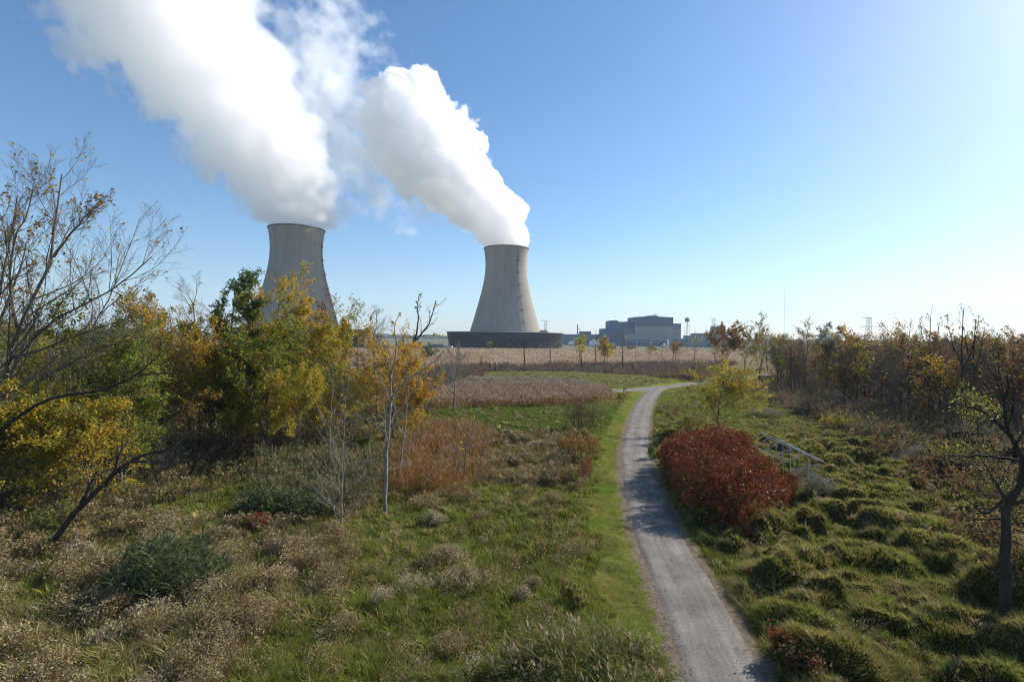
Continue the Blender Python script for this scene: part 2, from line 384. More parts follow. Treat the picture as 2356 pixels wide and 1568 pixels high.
def make_road():
    m, nt, out = new_mat('gravel')
    b = N(nt, 'ShaderNodeBsdfPrincipled'); b.inputs['Roughness'].default_value = 0.95; b.inputs['Specular IOR Level'].default_value = 0.1
    at = N(nt, 'ShaderNodeAttribute', attribute_name='col'); sp = N(nt, 'ShaderNodeSeparateColor'); L(nt, at, 'Color', sp, 'Color')
    tc = N(nt, 'ShaderNodeTexCoord')
    n1 = N(nt, 'ShaderNodeTexNoise'); n1.inputs['Scale'].default_value = 9.0; n1.inputs['Detail'].default_value = 10; n1.inputs['Roughness'].default_value = 0.8
    n2 = N(nt, 'ShaderNodeTexNoise'); n2.inputs['Scale'].default_value = 0.5; n2.inputs['Detail'].default_value = 4
    L(nt, tc, 'Object', n1, 'Vector'); L(nt, tc, 'Object', n2, 'Vector')
    cr = N(nt, 'ShaderNodeValToRGB'); e = cr.color_ramp.elements
    e[0].position = 0.25; e[0].color = (.125, .112, .097, 1); e[1].position = 0.75; e[1].color = (.28, .255, .222, 1)
    L(nt, n1, 'Fac', cr, 'Fac')
    # wheel tracks: paler worn bands about 0.45 of the half-width from the middle
    sub = N(nt, 'ShaderNodeMath', operation='SUBTRACT'); sub.inputs[1].default_value = 0.46; L(nt, sp, 'Red', sub, 0)
    ab = N(nt, 'ShaderNodeMath', operation='ABSOLUTE'); L(nt, sub, 0, ab, 0)
    mr = N(nt, 'ShaderNodeMapRange'); mr.inputs['From Min'].default_value = 0.08; mr.inputs['From Max'].default_value = 0.28; mr.inputs['To Min'].default_value = 1.10; mr.inputs['To Max'].default_value = 0.93; L(nt, ab, 0, mr, 'Value')
    mr2 = N(nt, 'ShaderNodeMapRange'); mr2.inputs['From Min'].default_value = 0.3; mr2.inputs['From Max'].default_value = 0.7; mr2.inputs['To Min'].default_value = 0.72; mr2.inputs['To Max'].default_value = 1.25; L(nt, n2, 'Fac', mr2, 'Value')
    mul = N(nt, 'ShaderNodeMath', operation='MULTIPLY'); L(nt, mr, 'Result', mul, 0); L(nt, mr2, 'Result', mul, 1)
    cb = N(nt, 'ShaderNodeCombineXYZ'); g2 = N(nt, 'ShaderNodeMath', operation='MULTIPLY'); g2.inputs[1].default_value = 16.0; L(nt, sp, 'Green', g2, 0); L(nt, g2, 0, cb, 'X')
    so = N(nt, 'ShaderNodeSeparateXYZ'); L(nt, tc, 'Object', so, 'Vector'); g3 = N(nt, 'ShaderNodeMath', operation='MULTIPLY'); g3.inputs[1].default_value = 0.22; L(nt, so, 'Y', g3, 0); L(nt, g3, 0, cb, 'Y')
    n3 = N(nt, 'ShaderNodeTexNoise'); n3.inputs['Scale'].default_value = 1.0; n3.inputs['Detail'].default_value = 5; L(nt, cb, 'Vector', n3, 'Vector')
    mr3 = N(nt, 'ShaderNodeMapRange'); mr3.inputs['From Min'].default_value = 0.3; mr3.inputs['From Max'].default_value = 0.7; mr3.inputs['To Min'].default_value = 0.82; mr3.inputs['To Max'].default_value = 1.1; L(nt, n3, 'Fac', mr3, 'Value')
    mu3 = N(nt, 'ShaderNodeMath', operation='MULTIPLY'); L(nt, mul, 0, mu3, 0); L(nt, mr3, 'Result', mu3, 1); mul = mu3
    vm = N(nt, 'ShaderNodeVectorMath', operation='MULTIPLY'); L(nt, cr, 'Color', vm, 0); L(nt, mul, 0, vm, 1)
    L(nt, vm, 'Vector', b, 'Base Color')
    bp = N(nt, 'ShaderNodeBump'); bp.inputs['Strength'].default_value = 0.6; bp.inputs['Distance'].default_value = 0.04
    L(nt, n1, 'Fac', bp, 'Height'); L(nt, bp, 'Normal', b, 'Normal'); L(nt, b, 'BSDF', out, 'Surface')
    mb = MB(); strip(ROAD, RW, 0.0, mb, 13); o = mb.obj('track', m, smooth=True)
    tag(o, 'single lane grey gravel track curving away to a junction', None, None, 'structure')
    mb = MB(); strip(CROSS, CW, -0.006, mb, 13, seed=5)
    # flared corners of the junction
    j = ROAD[-1]; pr = ROAD[-26]; t = (j - pr) / np.linalg.norm(j - pr); nn = np.array([t[1], -t[0]])
    a = j - t * 9; fan = [a - nn * 1.45, a + nn * 1.45, j + nn * 6 + t * 1, j + nn * 2 + t * 3, j - nn * 2 + t * 3, j - nn * 7 + t * 1.5]
    mb.add([(p[0], p[1], -0.012) for p in fan], q=[(0, 1, 2, 3), (0, 3, 4, 5)], c=np.array((.5, .5, 0)))
    o = mb.obj('road', m, smooth=True); tag(o, 'grey gravel cross road passing the end of the track', None, None, 'structure')
    # fallen leaves and grit along the track
    rng = np.random.default_rng(5); n = 7000
    k = rng.integers(1, len(ROAD) - 1, n); k = np.minimum(k, (len(ROAD) * rng.random(n) ** 1.5).astype(int).clip(1, len(ROAD) - 2))
    T = nrm(ROAD[k + 1] - ROAD[k - 1]); nn = np.stack([T[:, 1], -T[:, 0]], 1)
    off = np.where(rng.random(n) < 0.9, rng.choice([-1, 1], n) * rng.normal(1.62, 0.22, n), rng.uniform(-1.5, 1.5, n))
    P = ROAD[k] + nn * off[:, None] + rng.normal(0, 0.25, (n, 2))
    z = np.maximum(H(P[:, 0], P[:, 1]), 0.07 * (np.abs(off) < 1.6)) + 0.03
    base = np.c_[P, z]; s = rng.uniform(0.02, 0.05, n)
    pal = np.array([(.30, .20, .08), (.36, .27, .12), (.22, .12, .05), (.24, .18, .10), (.33, .30, .26)]); c = pal[rng.integers(0, 5, n)]
    mb = MB(); quads(mb, base, s, s * 0.6, rng, c, flat=0.3); o = mb.obj('fallen_leaves', M_LEAF)
    tag(o, 'dry fallen leaves scattered along the gravel track edges', None, None, 'stuff')

def quads(mb, P, a, b, rng, col, flat=None, axis=None):
    """one rhombus leaf per point; a half-length, b half-width"""
    n = len(P); A = nrm(rng.normal(size=(n, 3)))
    if axis is not None: A = nrm(axis + 0.5 * A)
    B = rng.normal(size=(n, 3))
    if flat is not None: A[:, 2] *= flat; A = nrm(A); B[:, 2] *= flat
    B = nrm(B - (B * A).sum(1, keepdims=True) * A)
    a = np.reshape(a * np.ones(n), (n, 1)); b = np.reshape(b * np.ones(n), (n, 1))
    V = np.stack([P - A * a, P + B * b - A * a * 0.1, P + A * a, P - B * b - A * a * 0.1], 1).reshape(-1, 3)
    mb.add(V, q=np.arange(4 * n).reshape(n, 4), c=np.repeat(col, 4, 0))

def blades(mb, P, h, w, lean, rng, col, bend=True):
    """grass blades rooted at P: height h, width w, horizontal lean (n,2)"""
    n = len(P); an = rng.uniform(0, PI, n); S = np.c_[np.cos(an), np.sin(an), np.zeros(n)] * (w / 2)[:, None]
    lv = np.c_[lean, np.zeros(n)]; up_ = np.c_[np.zeros((n, 2)), h]
    if bend:
        m = P + up_ * 0.62 + lv * 0.35; t = P + up_ + lv
        V = np.stack([P - S, P + S, m + S * 0.8, m - S * 0.8, t + S * 0.12, t - S * 0.12], 1).reshape(-1, 3)
        i = np.arange(n)[:, None] * 6
        q = np.concatenate([i + np.array([[0, 1, 2, 3]]), i + np.array([[3, 2, 4, 5]])])
        mb.add(V, q=q, c=np.repeat(col, 6, 0))
    else:
        t = P + up_ + lv; V = np.stack([P - S, P + S, t], 1).reshape(-1, 3)
        mb.add(V, t=np.arange(3 * n).reshape(n, 3), c=np.repeat(col, 3, 0))

def scatter(n, r0, r1, rng, amax=52.0):
    r = r0 * (r1 / r0) ** rng.random(n); a = np.radians(rng.uniform(-amax, amax, n))
    return r * np.sin(a), r * np.cos(a), r

def make_grass():
    rng = np.random.default_rng(3)
    x, y, r = scatter(1050000, 13.5, 215, rng)
    rd_ = np.abs(road_s(x, y)); cd_ = cross_d(x, y); z = zone_at(x, y)
    keep = (rd_ > 1.55 + 0.22 * perlin(x / 0.7, y / 0.7, 0, 33) + rng.normal(0, 0.16, len(x))) & (cd_ > 2.6) & (z != 16) & ~((z == 5)) 
    keep &= ~(np.isin(z, (14, 15, 7)) & (rng.random(len(x)) < 0.55))
    x, y, r, z = x[keep], y[keep], r[keep], z[keep]
    n = len(x); px = r / 512.0
    tall = np.clip(0.5 + 1.1 * fbm(x / 1.6, y / 1.6, 0, 3, 61), 0.05, 1.6)       # clumps
    h0 = np.array([.30, .09, .16, .36, .38, .5, .32, .45, .4, .5, .5, .5, .5, .24, .4, .45, .1])[z]
    dryp = np.array([.10, .15, .10, .6, .45, .9, .45, .8, .8, .8, .8, .6, .2, .40, .6, .5, .5])[z]
    h = h0 * (0.45 + 0.75 * tall) * rng.uniform(0.6, 1.25, n); h = np.maximum(h, 0.05)
    near_edge = sstep(1.6, 2.6, np.abs(road_s(x, y))); h *= 0.45 + 0.55 * near_edge
    col = zone_col(x, y, z, rng); green = np.array((.115, .185, .027)); lime = np.array((.30, .30, .045)); tan = np.array((.36, .27, .14)); straw = np.array((.44, .35, .20)); brown = np.array((.17, .10, .05))
    pick = rng.random(n); dryf = np.clip(dryp + 0.55 * fbm(x / 2.6, y / 2.6, 0, 3, 67), 0, 1)
    dry = pick < dryf * 0.75
    q = rng.random((n, 1)); gcol = green * (1 - q) + lime * q
    q2 = rng.random((n, 1)); dcol = np.where(q2 < 0.5, tan, np.where(q2 < 0.8, straw, brown))
    mixc = np.where(dry[:, None], dcol, gcol); col = col * 0.5 + mixc * 0.5
    fm = (sstep(130, 210, r) * (z == 0))[:, None]; col = col * (1 - fm) + np.array((.22, .165, .10)) * fm
    top = (sstep(.25, .8, H(x, y)) * (z == 13))[:, None]; col = col * (1 - .75 * top) + np.where(rng.random((n, 1)) < .6, np.array((.32, .29, .06)), np.array((.34, .26, .11))) * .75 * top  # mound-top blades yellowed by height: drier growth, with sunlit tops put into the colour
    gx = (H(x + 0.4, y) - H(x - 0.4, y)) / 0.8; gy = (H(x, y + 0.4) - H(x, y - 0.4)) / 0.8
    gm = np.maximum(1, np.hypot(gx, gy) / .7); gx, gy = gx / gm, gy / gm
    ln = rng.normal(0, 0.35, (n, 2)) * h[:, None]
    droop = np.where(z == 13, 1.0, 0.35)[:, None]
    ln += -np.c_[gx, gy] * 0.6 * droop * h[:, None] * 1.6 + np.c_[-0.18 * h, -0.05 * h]
    w = np.maximum(0.011, 0.55 * px) * rng.uniform(0.7, 1.5, n)
    P = np.c_[x, y, H(x, y) - 0.02]
    lz = (z == 13) | (z == 3) | (z == 4) | (z == 6)
    mb = MB()
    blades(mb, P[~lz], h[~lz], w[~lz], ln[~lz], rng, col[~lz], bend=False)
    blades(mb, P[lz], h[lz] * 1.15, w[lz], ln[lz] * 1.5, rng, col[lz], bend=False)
    # tussocks: blades springing from one crown
    x, y, r = scatter(34000, 13.5, 150, rng); z = zone_at(x, y); s_ = road_s(x, y)
    tn = fbm(x / 5.0, y / 5.0, 0, 3, 63)
    k = (np.where(s_ < 0, -s_, s_) > np.where(s_ < 0, 4.6, 2.1)) & (cross_d(x, y) > 4) & np.isin(z, (0, 3, 4, 6, 13, 14, 8, 2)) & (rng.random(len(x)) < np.where(z == 2, .15, np.clip(.55 + .8 * tn, .1, 1)))
    x, y, r, z = x[k], y[k], r[k], z[k]; m = len(x); nb = 15
    th = rng.uniform(.28, .62, m) * np.where(z == 13, .72, 1.0) * np.where(z == 6, .8, 1.0) * np.where(z == 4, 1.3, 1.0)
    kind = rng.random(m) + .5 * fbm(x / 3.2, y / 3.2, 0, 2, 65) - np.where(z == 4, .22, 0) - np.where(z == 3, .35, 0) + np.where(z == 13, .12, 0) + np.where(z == 0, .16, 0)
    tc = np.where((kind > .52)[:, None], green * .5 + lime * .5, np.where((kind > .22)[:, None], tan * .6 + lime * .4, tan * .5 + straw * .5)) * rng.uniform(.55, 1.35, (m, 1))
    a = rng.uniform(0, 2 * PI, (m, nb)); u_ = np.sqrt(rng.random((m, nb))); hb = th[:, None] * rng.uniform(.65, 1.15, (m, nb)) * (1 - .3 * u_)
    X = (x[:, None] + np.cos(a) * u_ * .16).ravel(); Y = (y[:, None] + np.sin(a) * u_ * .16).ravel(); hb = hb.ravel(); rr = np.repeat(r, nb)
    ln = np.c_[np.cos(a).ravel(), np.sin(a).ravel()] * (hb * (.25 + .95 * u_.ravel()))[:, None] + np.c_[-.15 * hb, -.08 * hb]
    blades(mb, np.c_[X, Y, H(X, Y) - .03], hb, np.maximum(.016, .85 * rr / 512) * rng.uniform(.7, 1.3, len(X)), ln, rng, np.repeat(tc, nb, 0) * rng.uniform(.75, 1.25, (len(X), 1)), bend=True)
    o = mb.obj('meadow_grass', M_GRASS); tag(o, 'rough green and straw coloured autumn grass over the whole meadow', None, None, 'stuff')

def make_weeds():
    """dry goldenrod and aster stalks with fluffy seed heads, in drifts"""
    rng = np.random.default_rng(9)
    x, y, r = scatter(80000, 14, 110, rng, 50)
    z = zone_at(x, y); s = road_s(x, y)
    dens = np.array([.22, 0, .01, .8, .9, 0, .35, .3, .25, .3, .3, .5, .15, .08, .35, .25, 0])[z]
    drift = fbm(x / 2.4, y / 2.4, 0, 3, 71)
    keep = (rng.random(len(x)) < dens) & (drift > np.where(z == 4, 0.14, np.where(z == 3, 0.05, 0.30))) & (np.abs(s) > 2.8) & (cross_d(x, y) > 4)
    x, y, r, z = x[keep], y[keep], r[keep], z[keep]; hh = rng.uniform(0.55, 1.1, len(x))
    # bushy single stands of the same weed
    cx, cy, cr = scatter(900, 15, 75, rng, 48); cz = zone_at(cx, cy); cs = road_s(cx, cy)
    k = (cs < -5.5) & np.isin(cz, (0, 3, 4)) & (rng.random(900) < np.where(cz == 0, .13, .34)); cx, cy = cx[k], cy[k]
    m = 34; rad = np.repeat(rng.uniform(.3, 1.05, len(cx)) ** 1.2, m); a = rng.uniform(0, 2 * PI, len(rad)); q = np.sqrt(rng.random(len(rad)))
    ax_, ay_ = np.repeat(cx, m) + np.cos(a) * q * rad * 1.3, np.repeat(cy, m) + np.sin(a) * q * rad
    ah = (.55 + .55 * rad) * (1 - .45 * q ** 2) * rng.uniform(.85, 1.1, len(rad))
    x, y, hh = np.r_[x, ax_], np.r_[y, ay_], np.r_[hh, ah]; r = np.hypot(x, y); tone = np.r_[np.full(len(z), -1), np.repeat(rng.choice(5, len(cx), p=[.4, .2, .3, .04, .06]), m)]
    n = len(x); ns = 4
    bx = np.repeat(x, ns) + rng.normal(0, 0.10, n * ns); by = np.repeat(y, ns) + rng.normal(0, 0.10, n * ns)
    h = np.repeat(hh, ns) * rng.uniform(0.8, 1.1, n * ns); rr = np.repeat(r, ns)
    ln = rng.normal(0, 0.14, (n * ns, 2)) * h[:, None] + np.array([-0.06, 0])
    P = np.c_[bx, by, H(bx, by) - 0.02]
    pal = np.array([(.40, .31, .155), (.33, .25, .115), (.47, .39, .24), (.24, .15, .06), (.27, .23, .085)])
    pk = np.repeat(np.where(tone >= 0, tone, rng.choice(5, n, p=[.32, .26, .16, .14, .12])), ns); hc = pal[pk]
    mb = MB(); blades(mb, P, h, np.maximum(0.008, 0.25 * rr / 512), ln, rng, np.tile((.20, .14, .08), (n * ns, 1)), bend=False)
    nh = 7; tip = np.repeat(P + np.c_[ln, h], nh, 0) + rng.normal(0, 1, (n * ns * nh, 3)) * np.array([0.085, 0.085, 0.10]) - np.array([0, 0, 0.07])
    sz = np.maximum(0.024, 0.66 * np.repeat(rr, nh) / 512) * rng.uniform(0.6, 1.3, n * ns * nh)
    quads(mb, tip, sz * 1.25, sz * 0.8, rng, np.repeat(hc, nh, 0) * np.repeat(rng.uniform(.6, 1.15, (n * ns, 1)), nh, 0) * rng.uniform(0.8, 1.1, (n * ns * nh, 1)))
    o = mb.obj('dry_weeds', M_DRY); tag(o, 'drifts of dry tan weeds with fluffy seed heads', None, None, 'stuff')

def reed_set(mb, x, y, r, hmean, rng, stem, leafc, plume, plume_p=0.8, nleaf=3, lean=(-0.12, -0.02), leaf_l=0.45, lw=0.55):
    n = len(x); h = hmean * rng.uniform(0.6, 1.12, n) * np.clip(.95 + .5 * fbm(x / 2.1, y / 2.1, 0, 2, 87), .5, 1.25); px = r / 512
    P = np.c_[x, y, H(x, y) - 0.03]; ln = rng.normal(0, 0.10, (n, 2)) * h[:, None] + np.array(lean) * h[:, None]
    sc = np.array(stem)[rng.integers(0, len(stem), n)]
    blades(mb, P, h, np.maximum(0.012, 0.4 * px), ln, rng, sc, bend=False)
    k = nleaf; t = rng.uniform(0.3, 0.92, (n * k, 1)); b = np.repeat(P, k, 0) + np.c_[np.repeat(ln, k, 0), np.repeat(h, k)] * t
    L_ = leaf_l * rng.uniform(0.6, 1.2, n * k); a = rng.uniform(0, 2 * PI, n * k)
    lc = np.array(leafc)[rng.integers(0, len(leafc), n * k)]
    blades(mb, b, L_ * rng.uniform(0.1, 0.6, n * k), np.maximum(0.022, lw * np.repeat(px, k)), np.c_[np.cos(a), np.sin(a)] * (L_ * 0.8)[:, None], rng, lc, bend=True)
    has = rng.random(n) < plume_p; m = int(has.sum())
    if m:
        k = 5; tp = (P + np.c_[ln, h])[has]; t = rng.uniform(-0.05, 0.26, (m * k, 1))
        d = nrm(np.c_[ln[has] * 2.0, h[has]]); c0 = np.repeat(tp, k, 0) + np.repeat(d, k, 0) * t + rng.normal(0, 0.03, (m * k, 3))
        pc = np.array(plume)[rng.integers(0, len(plume), m)]
        sz = np.maximum(0.03, 0.5 * np.repeat(px[has], k))
        quads(mb, c0, np.maximum(0.10, sz * 1.6) * rng.uniform(0.7, 1.2, m * k), sz, rng, np.repeat(pc, k, 0), axis=np.repeat(d, k, 0) * 1.4)

TANS = [(.46, .32, .16), (.38, .25, .12), (.32, .21, .10)]
BRN = [(.34, .19, .07), (.26, .14, .05), (.40, .24, .10)]
PLUM = [(.44, .33, .23), (.36, .25, .17), (.50, .39, .28)]
def make_reeds():
    rng = np.random.default_rng(15); mb = MB()
    def pts(poly, n):
        p = np.array(poly); x0, y0 = p.min(0); x1, y1 = p.max(0)
        # denser nearer the viewer
        x = rng.uniform(x0, x1, n * 6); y = rng.uniform(y0, y1, n * 6); k = inpoly(x + rng.normal(0, 1.0, n * 6), y + rng.normal(0, 1.3, n * 6), poly) & (np.abs(road_s(x, y)) > 4)
        k &= rng.random(len(x)) < np.clip(.75 + 1.3 * fbm(x / 2.6, y / 2.6, 0, 3, 85), .04, 1); x, y = x[k][:n], y[k][:n]; return x, y, np.hypot(x, y)
    reed_set(mb, *pts(Z_REED2, 8000), 1.6, rng, TANS + BRN, BRN, PLUM, 0.8)
    reed_set(mb, *pts(gpoly([(1000, 905), (1090, 882), (1300, 888), (1400, 897), (1330, 902), (1100, 906)]), 3200), 1.1, rng, [(.30, .25, .18), (.36, .30, .22)], [(.27, .23, .14), (.22, .20, .10)], [(.48, .41, .33), (.40, .34, .26)], 0.9)
    reed_set(mb, *pts(Z_ORANGE, 4200), 1.8, rng, [(.32, .16, .04), (.36, .22, .09), (.28, .17, .08)], [(.36, .15, .025), (.32, .19, .06), (.25, .16, .06), (.38, .20, .03)], [(.36, .26, .17), (.30, .19, .10)], 0.35, 4)
    reed_set(mb, *pts(Z_REED3, 3600), 1.75, rng, TANS, [(.12, .14, .045), (.17, .16, .06), (.08, .11, .035)], [(.27, .21, .13), (.22, .17, .10), (.31, .25, .16)], 0.25, 5, leaf_l=.6, lw=.8)
    o = mb.obj('reeds', M_DRY); tag(o, 'belts of tall tan, brown and orange reeds with feathery plumes', None, None, 'stuff')
    # the wide flat reed bed before the cooling tower
    mb = MB(); p = np.array(Z_REEDF); n = 60000
    y = 1.0 / rng.uniform(1 / 530., 1 / 195., n); x = rng.uniform(-1.0, 1.0, n) * 0.62 * y
    k = inpoly(x, y, Z_REEDF); x, y = x[k], y[k]; n = len(x); r = np.hypot(x, y)
    t = np.clip(0.5 + 0.9 * fbm(x / 30, y / 30, 0, 3, 81), 0, 1)[:, None]; c = np.array((.50, .385, .27)) * t + np.array((.40, .30, .19)) * (1 - t)
    c = c * rng.uniform(0.75, 1.15, (n, 1)); h = rng.uniform(1.4, 2.4, n)
    blades(mb, np.c_[x, y, np.full(n, -0.1)], h, 0.9 * r / 512 * rng.uniform(0.7, 1.6, n) + 0.1, rng.normal(0, 0.15, (n, 2)) * h[:, None], rng, c, bend=True)
    o = mb.obj('reed_bed', M_DRY); tag(o, 'wide pinkish tan reed bed stretching to the cooling tower', None, None, 'stuff')

def make_scrub():
    rng = np.random.default_rng(19); mb = MB()
    def brush(poly, n, hm, cols, leafp, lcols):
        p = np.array(poly); x0, y0 = p.min(0); x1, y1 = p.max(0)
        x = rng.uniform(x0, x1, n * 6); y = rng.uniform(y0, y1, n * 6); k = inpoly(x, y, poly) & (cross_d(x, y) > 5) & (np.abs(road_s(x, y)) > 4.5)
        k &= fbm(x / 8, y / 8, 0, 3, 91) > -0.35
        x, y = x[k][:n], y[k][:n]; n = len(x); r = np.hypot(x, y)
        hh = hm * np.clip(0.75 + 0.9 * fbm(x / 7, y / 7, 0, 3, 93), 0.3, 1.7); ns = 7
        X = np.repeat(x, ns) + rng.normal(0, 0.35, n * ns); Y = np.repeat(y, ns) + rng.normal(0, 0.35, n * ns); h = np.repeat(hh, ns) * rng.uniform(0.6, 1.15, n * ns)
        c = np.array(cols)[rng.integers(0, len(cols), n * ns)]
        P = np.c_[X, Y, H(X, Y) - 0.05]; ln = rng.normal(0, 0.32, (n * ns, 2)) * h[:, None]
        blades(mb, P, h, np.repeat(0.55 * r / 512, ns), ln, rng, c, bend=True)
        kk = rng.random(n * ns) < leafp; tp = (P + np.c_[ln * 0.8, h * 0.85])[kk]; m = len(tp)
        if m: quads(mb, np.repeat(tp, 3, 0) + rng.normal(0, 0.25, (m * 3, 3)), 0.13, 0.09, rng, np.array(lcols)[rng.integers(0, len(lcols), m * 3)])
    PUR = [(.21, .15, .125), (.16, .115, .10), (.25, .185, .14), (.14, .105, .08)]
    brush(Z_SCRUB, 3600, 1.9, PUR, 0.25, [(.18, .11, .06), (.15, .12, .05)])
    brush(Z_BROWN, 700, 0.8, [(.20, .13, .07), (.15, .10, .06)], 0.6, [(.24, .13, .06), (.19, .15, .06)])
    brush(gpoly([(950, 870), (1080, 848), (1120, 872), (1060, 905), (980, 940)]), 900, 1.5, PUR, 0.4, [(.17, .13, .06), (.12, .11, .04)])
    brush(Z_WOODL, 5200, 1.5, [(.14, .10, .07), (.18, .13, .09), (.11, .09, .06)], 0.5, [(.18, .15, .05), (.15, .09, .05), (.11, .12, .04)])
    brush(Z_WOODR, 6500, 1.9, [(.20, .155, .115), (.15, .12, .09), (.24, .18, .13)], 0.5, [(.22, .14, .06), (.19, .16, .055), (.27, .19, .06)])
    o = mb.obj('undergrowth', M_DRY); tag(o, 'purplish brown bare scrub and underbrush along wood and marsh edges', None, None, 'stuff')
# ------------------------------------------------------------------ cooling towers
def concrete_mat():
    m, nt, out = new_mat('tower_concrete')
    b = N(nt, 'ShaderNodeBsdfPrincipled'); b.inputs['Roughness'].default_value = 0.92; b.inputs['Specular IOR Level'].default_value = 0.1
    tc = N(nt, 'ShaderNodeTexCoord')
    def noise(stretch, scale, detail, rough=0.6):
        mp = N(nt, 'ShaderNodeMapping'); mp.inputs['Scale'].default_value = stretch
        nz = N(nt, 'ShaderNodeTexNoise'); nz.inputs['Scale'].default_value = scale; nz.inputs['Detail'].default_value = detail; nz.inputs['Roughness'].default_value = rough
        L(nt, tc, 'Object', mp, 'Vector'); L(nt, mp, 'Vector', nz, 'Vector'); return nz
    def rng_(src, sock, a, b_, c, d):
        mr = N(nt, 'ShaderNodeMapRange'); mr.inputs['From Min'].default_value = a; mr.inputs['From Max'].default_value = b_; mr.inputs['To Min'].default_value = c; mr.inputs['To Max'].default_value = d
        L(nt, src, sock, mr, 'Value'); return mr
    lifts = rng_(noise((0.004, 0.004, 0.62), 1.0, 3), 'Fac', 0.3, 0.7, 0.93, 1.05)      # casting lifts, one above the other
    wea = rng_(noise((0.03, 0.03, 0.02), 1.0, 5), 'Fac', 0.3, 0.7, 0.9, 1.1)
    streak = rng_(noise((0.16, 0.16, 0.012), 1.0, 6, 0.7), 'Fac', 0.35, 0.65, 0.88, 1.06)
    spot = rng_(noise((0.42, 0.42, 0.10), 1.0, 2, 0.5), 'Fac', 0.24, 0.31, 0.72, 1.0)     # damp stains
    sep = N(nt, 'ShaderNodeSeparateXYZ'); L(nt, tc, 'Object', sep, 'Vector')
    # pour joints every 1.6 m
    fr = N(nt, 'ShaderNodeMath', operation='PINGPONG'); fr.inputs[1].default_value = 0.8; L(nt, sep, 'Z', fr, 0)
    joint = rng_(fr, 0, 0.0, 0.12, 0.93, 1.0)
    cur = None
    for s in (lifts, wea, streak, spot, joint):
        if cur is None: cur = (s, 'Result')
        else:
            mu = N(nt, 'ShaderNodeMath', operation='MULTIPLY'); L(nt, cur[0], cur[1], mu, 0); L(nt, s, 'Result', mu, 1); cur = (mu, 0)
    vm = N(nt, 'ShaderNodeVectorMath', operation='MULTIPLY'); vm.inputs[0].default_value = (.35, .315, .26); L(nt, cur[0], cur[1], vm, 1)
    L(nt, vm, 'Vector', b, 'Base Color'); L(nt, b, 'BSDF', out, 'Surface'); return m
M_CONC = concrete_mat()
M_RIM = solid('dark_concrete', (.20, .19, .17), (.14, .13, .12), 0.5)
M_LOUV = solid('louvre_slat', (.045, .05, .062), (.025, .028, .036), 0.15, 0.7, 0.2, stretch=(1, 1, 4))
M_LEDGE = solid('ledge_concrete', (.23, .225, .22), (.13, .13, .125), 0.3)
M_DECK = solid('deck_concrete', (.34, .33, .31), (.22, .21, .2), 0.1)
M_STEEL = solid('galvanised_steel', (.33, .34, .35), (.22, .23, .24), 1.0, 0.5, 0.4, 0.4)
M_DSTEEL = solid('dark_steel', (.07, .07, .075), (.05, .05, .05), 1.0, 0.6)
M_BOX = solid('buff_panel', (.42, .33, .28), (.34, .27, .23), 0.5)

RK = 1.056
PROF = [(0, 47.5), (10, 44.4), (21, 41.2), (35, 37.3), (50, 33.4), (62, 30.3), (75, 27.4), (85, 25.6), (94, 24.6), (102, 24.3), (110, 24.7), (117, 25.6), (122, 26.4)]
_pz = np.array([p[0] for p in PROF], float); _pr = np.array([p[1] for p in PROF], float) * RK
_pp = smooth_line(np.c_[_pz, _pr], 2)
def tower_r(z): return np.interp(z, _pp[:, 0], _pp[:, 1])

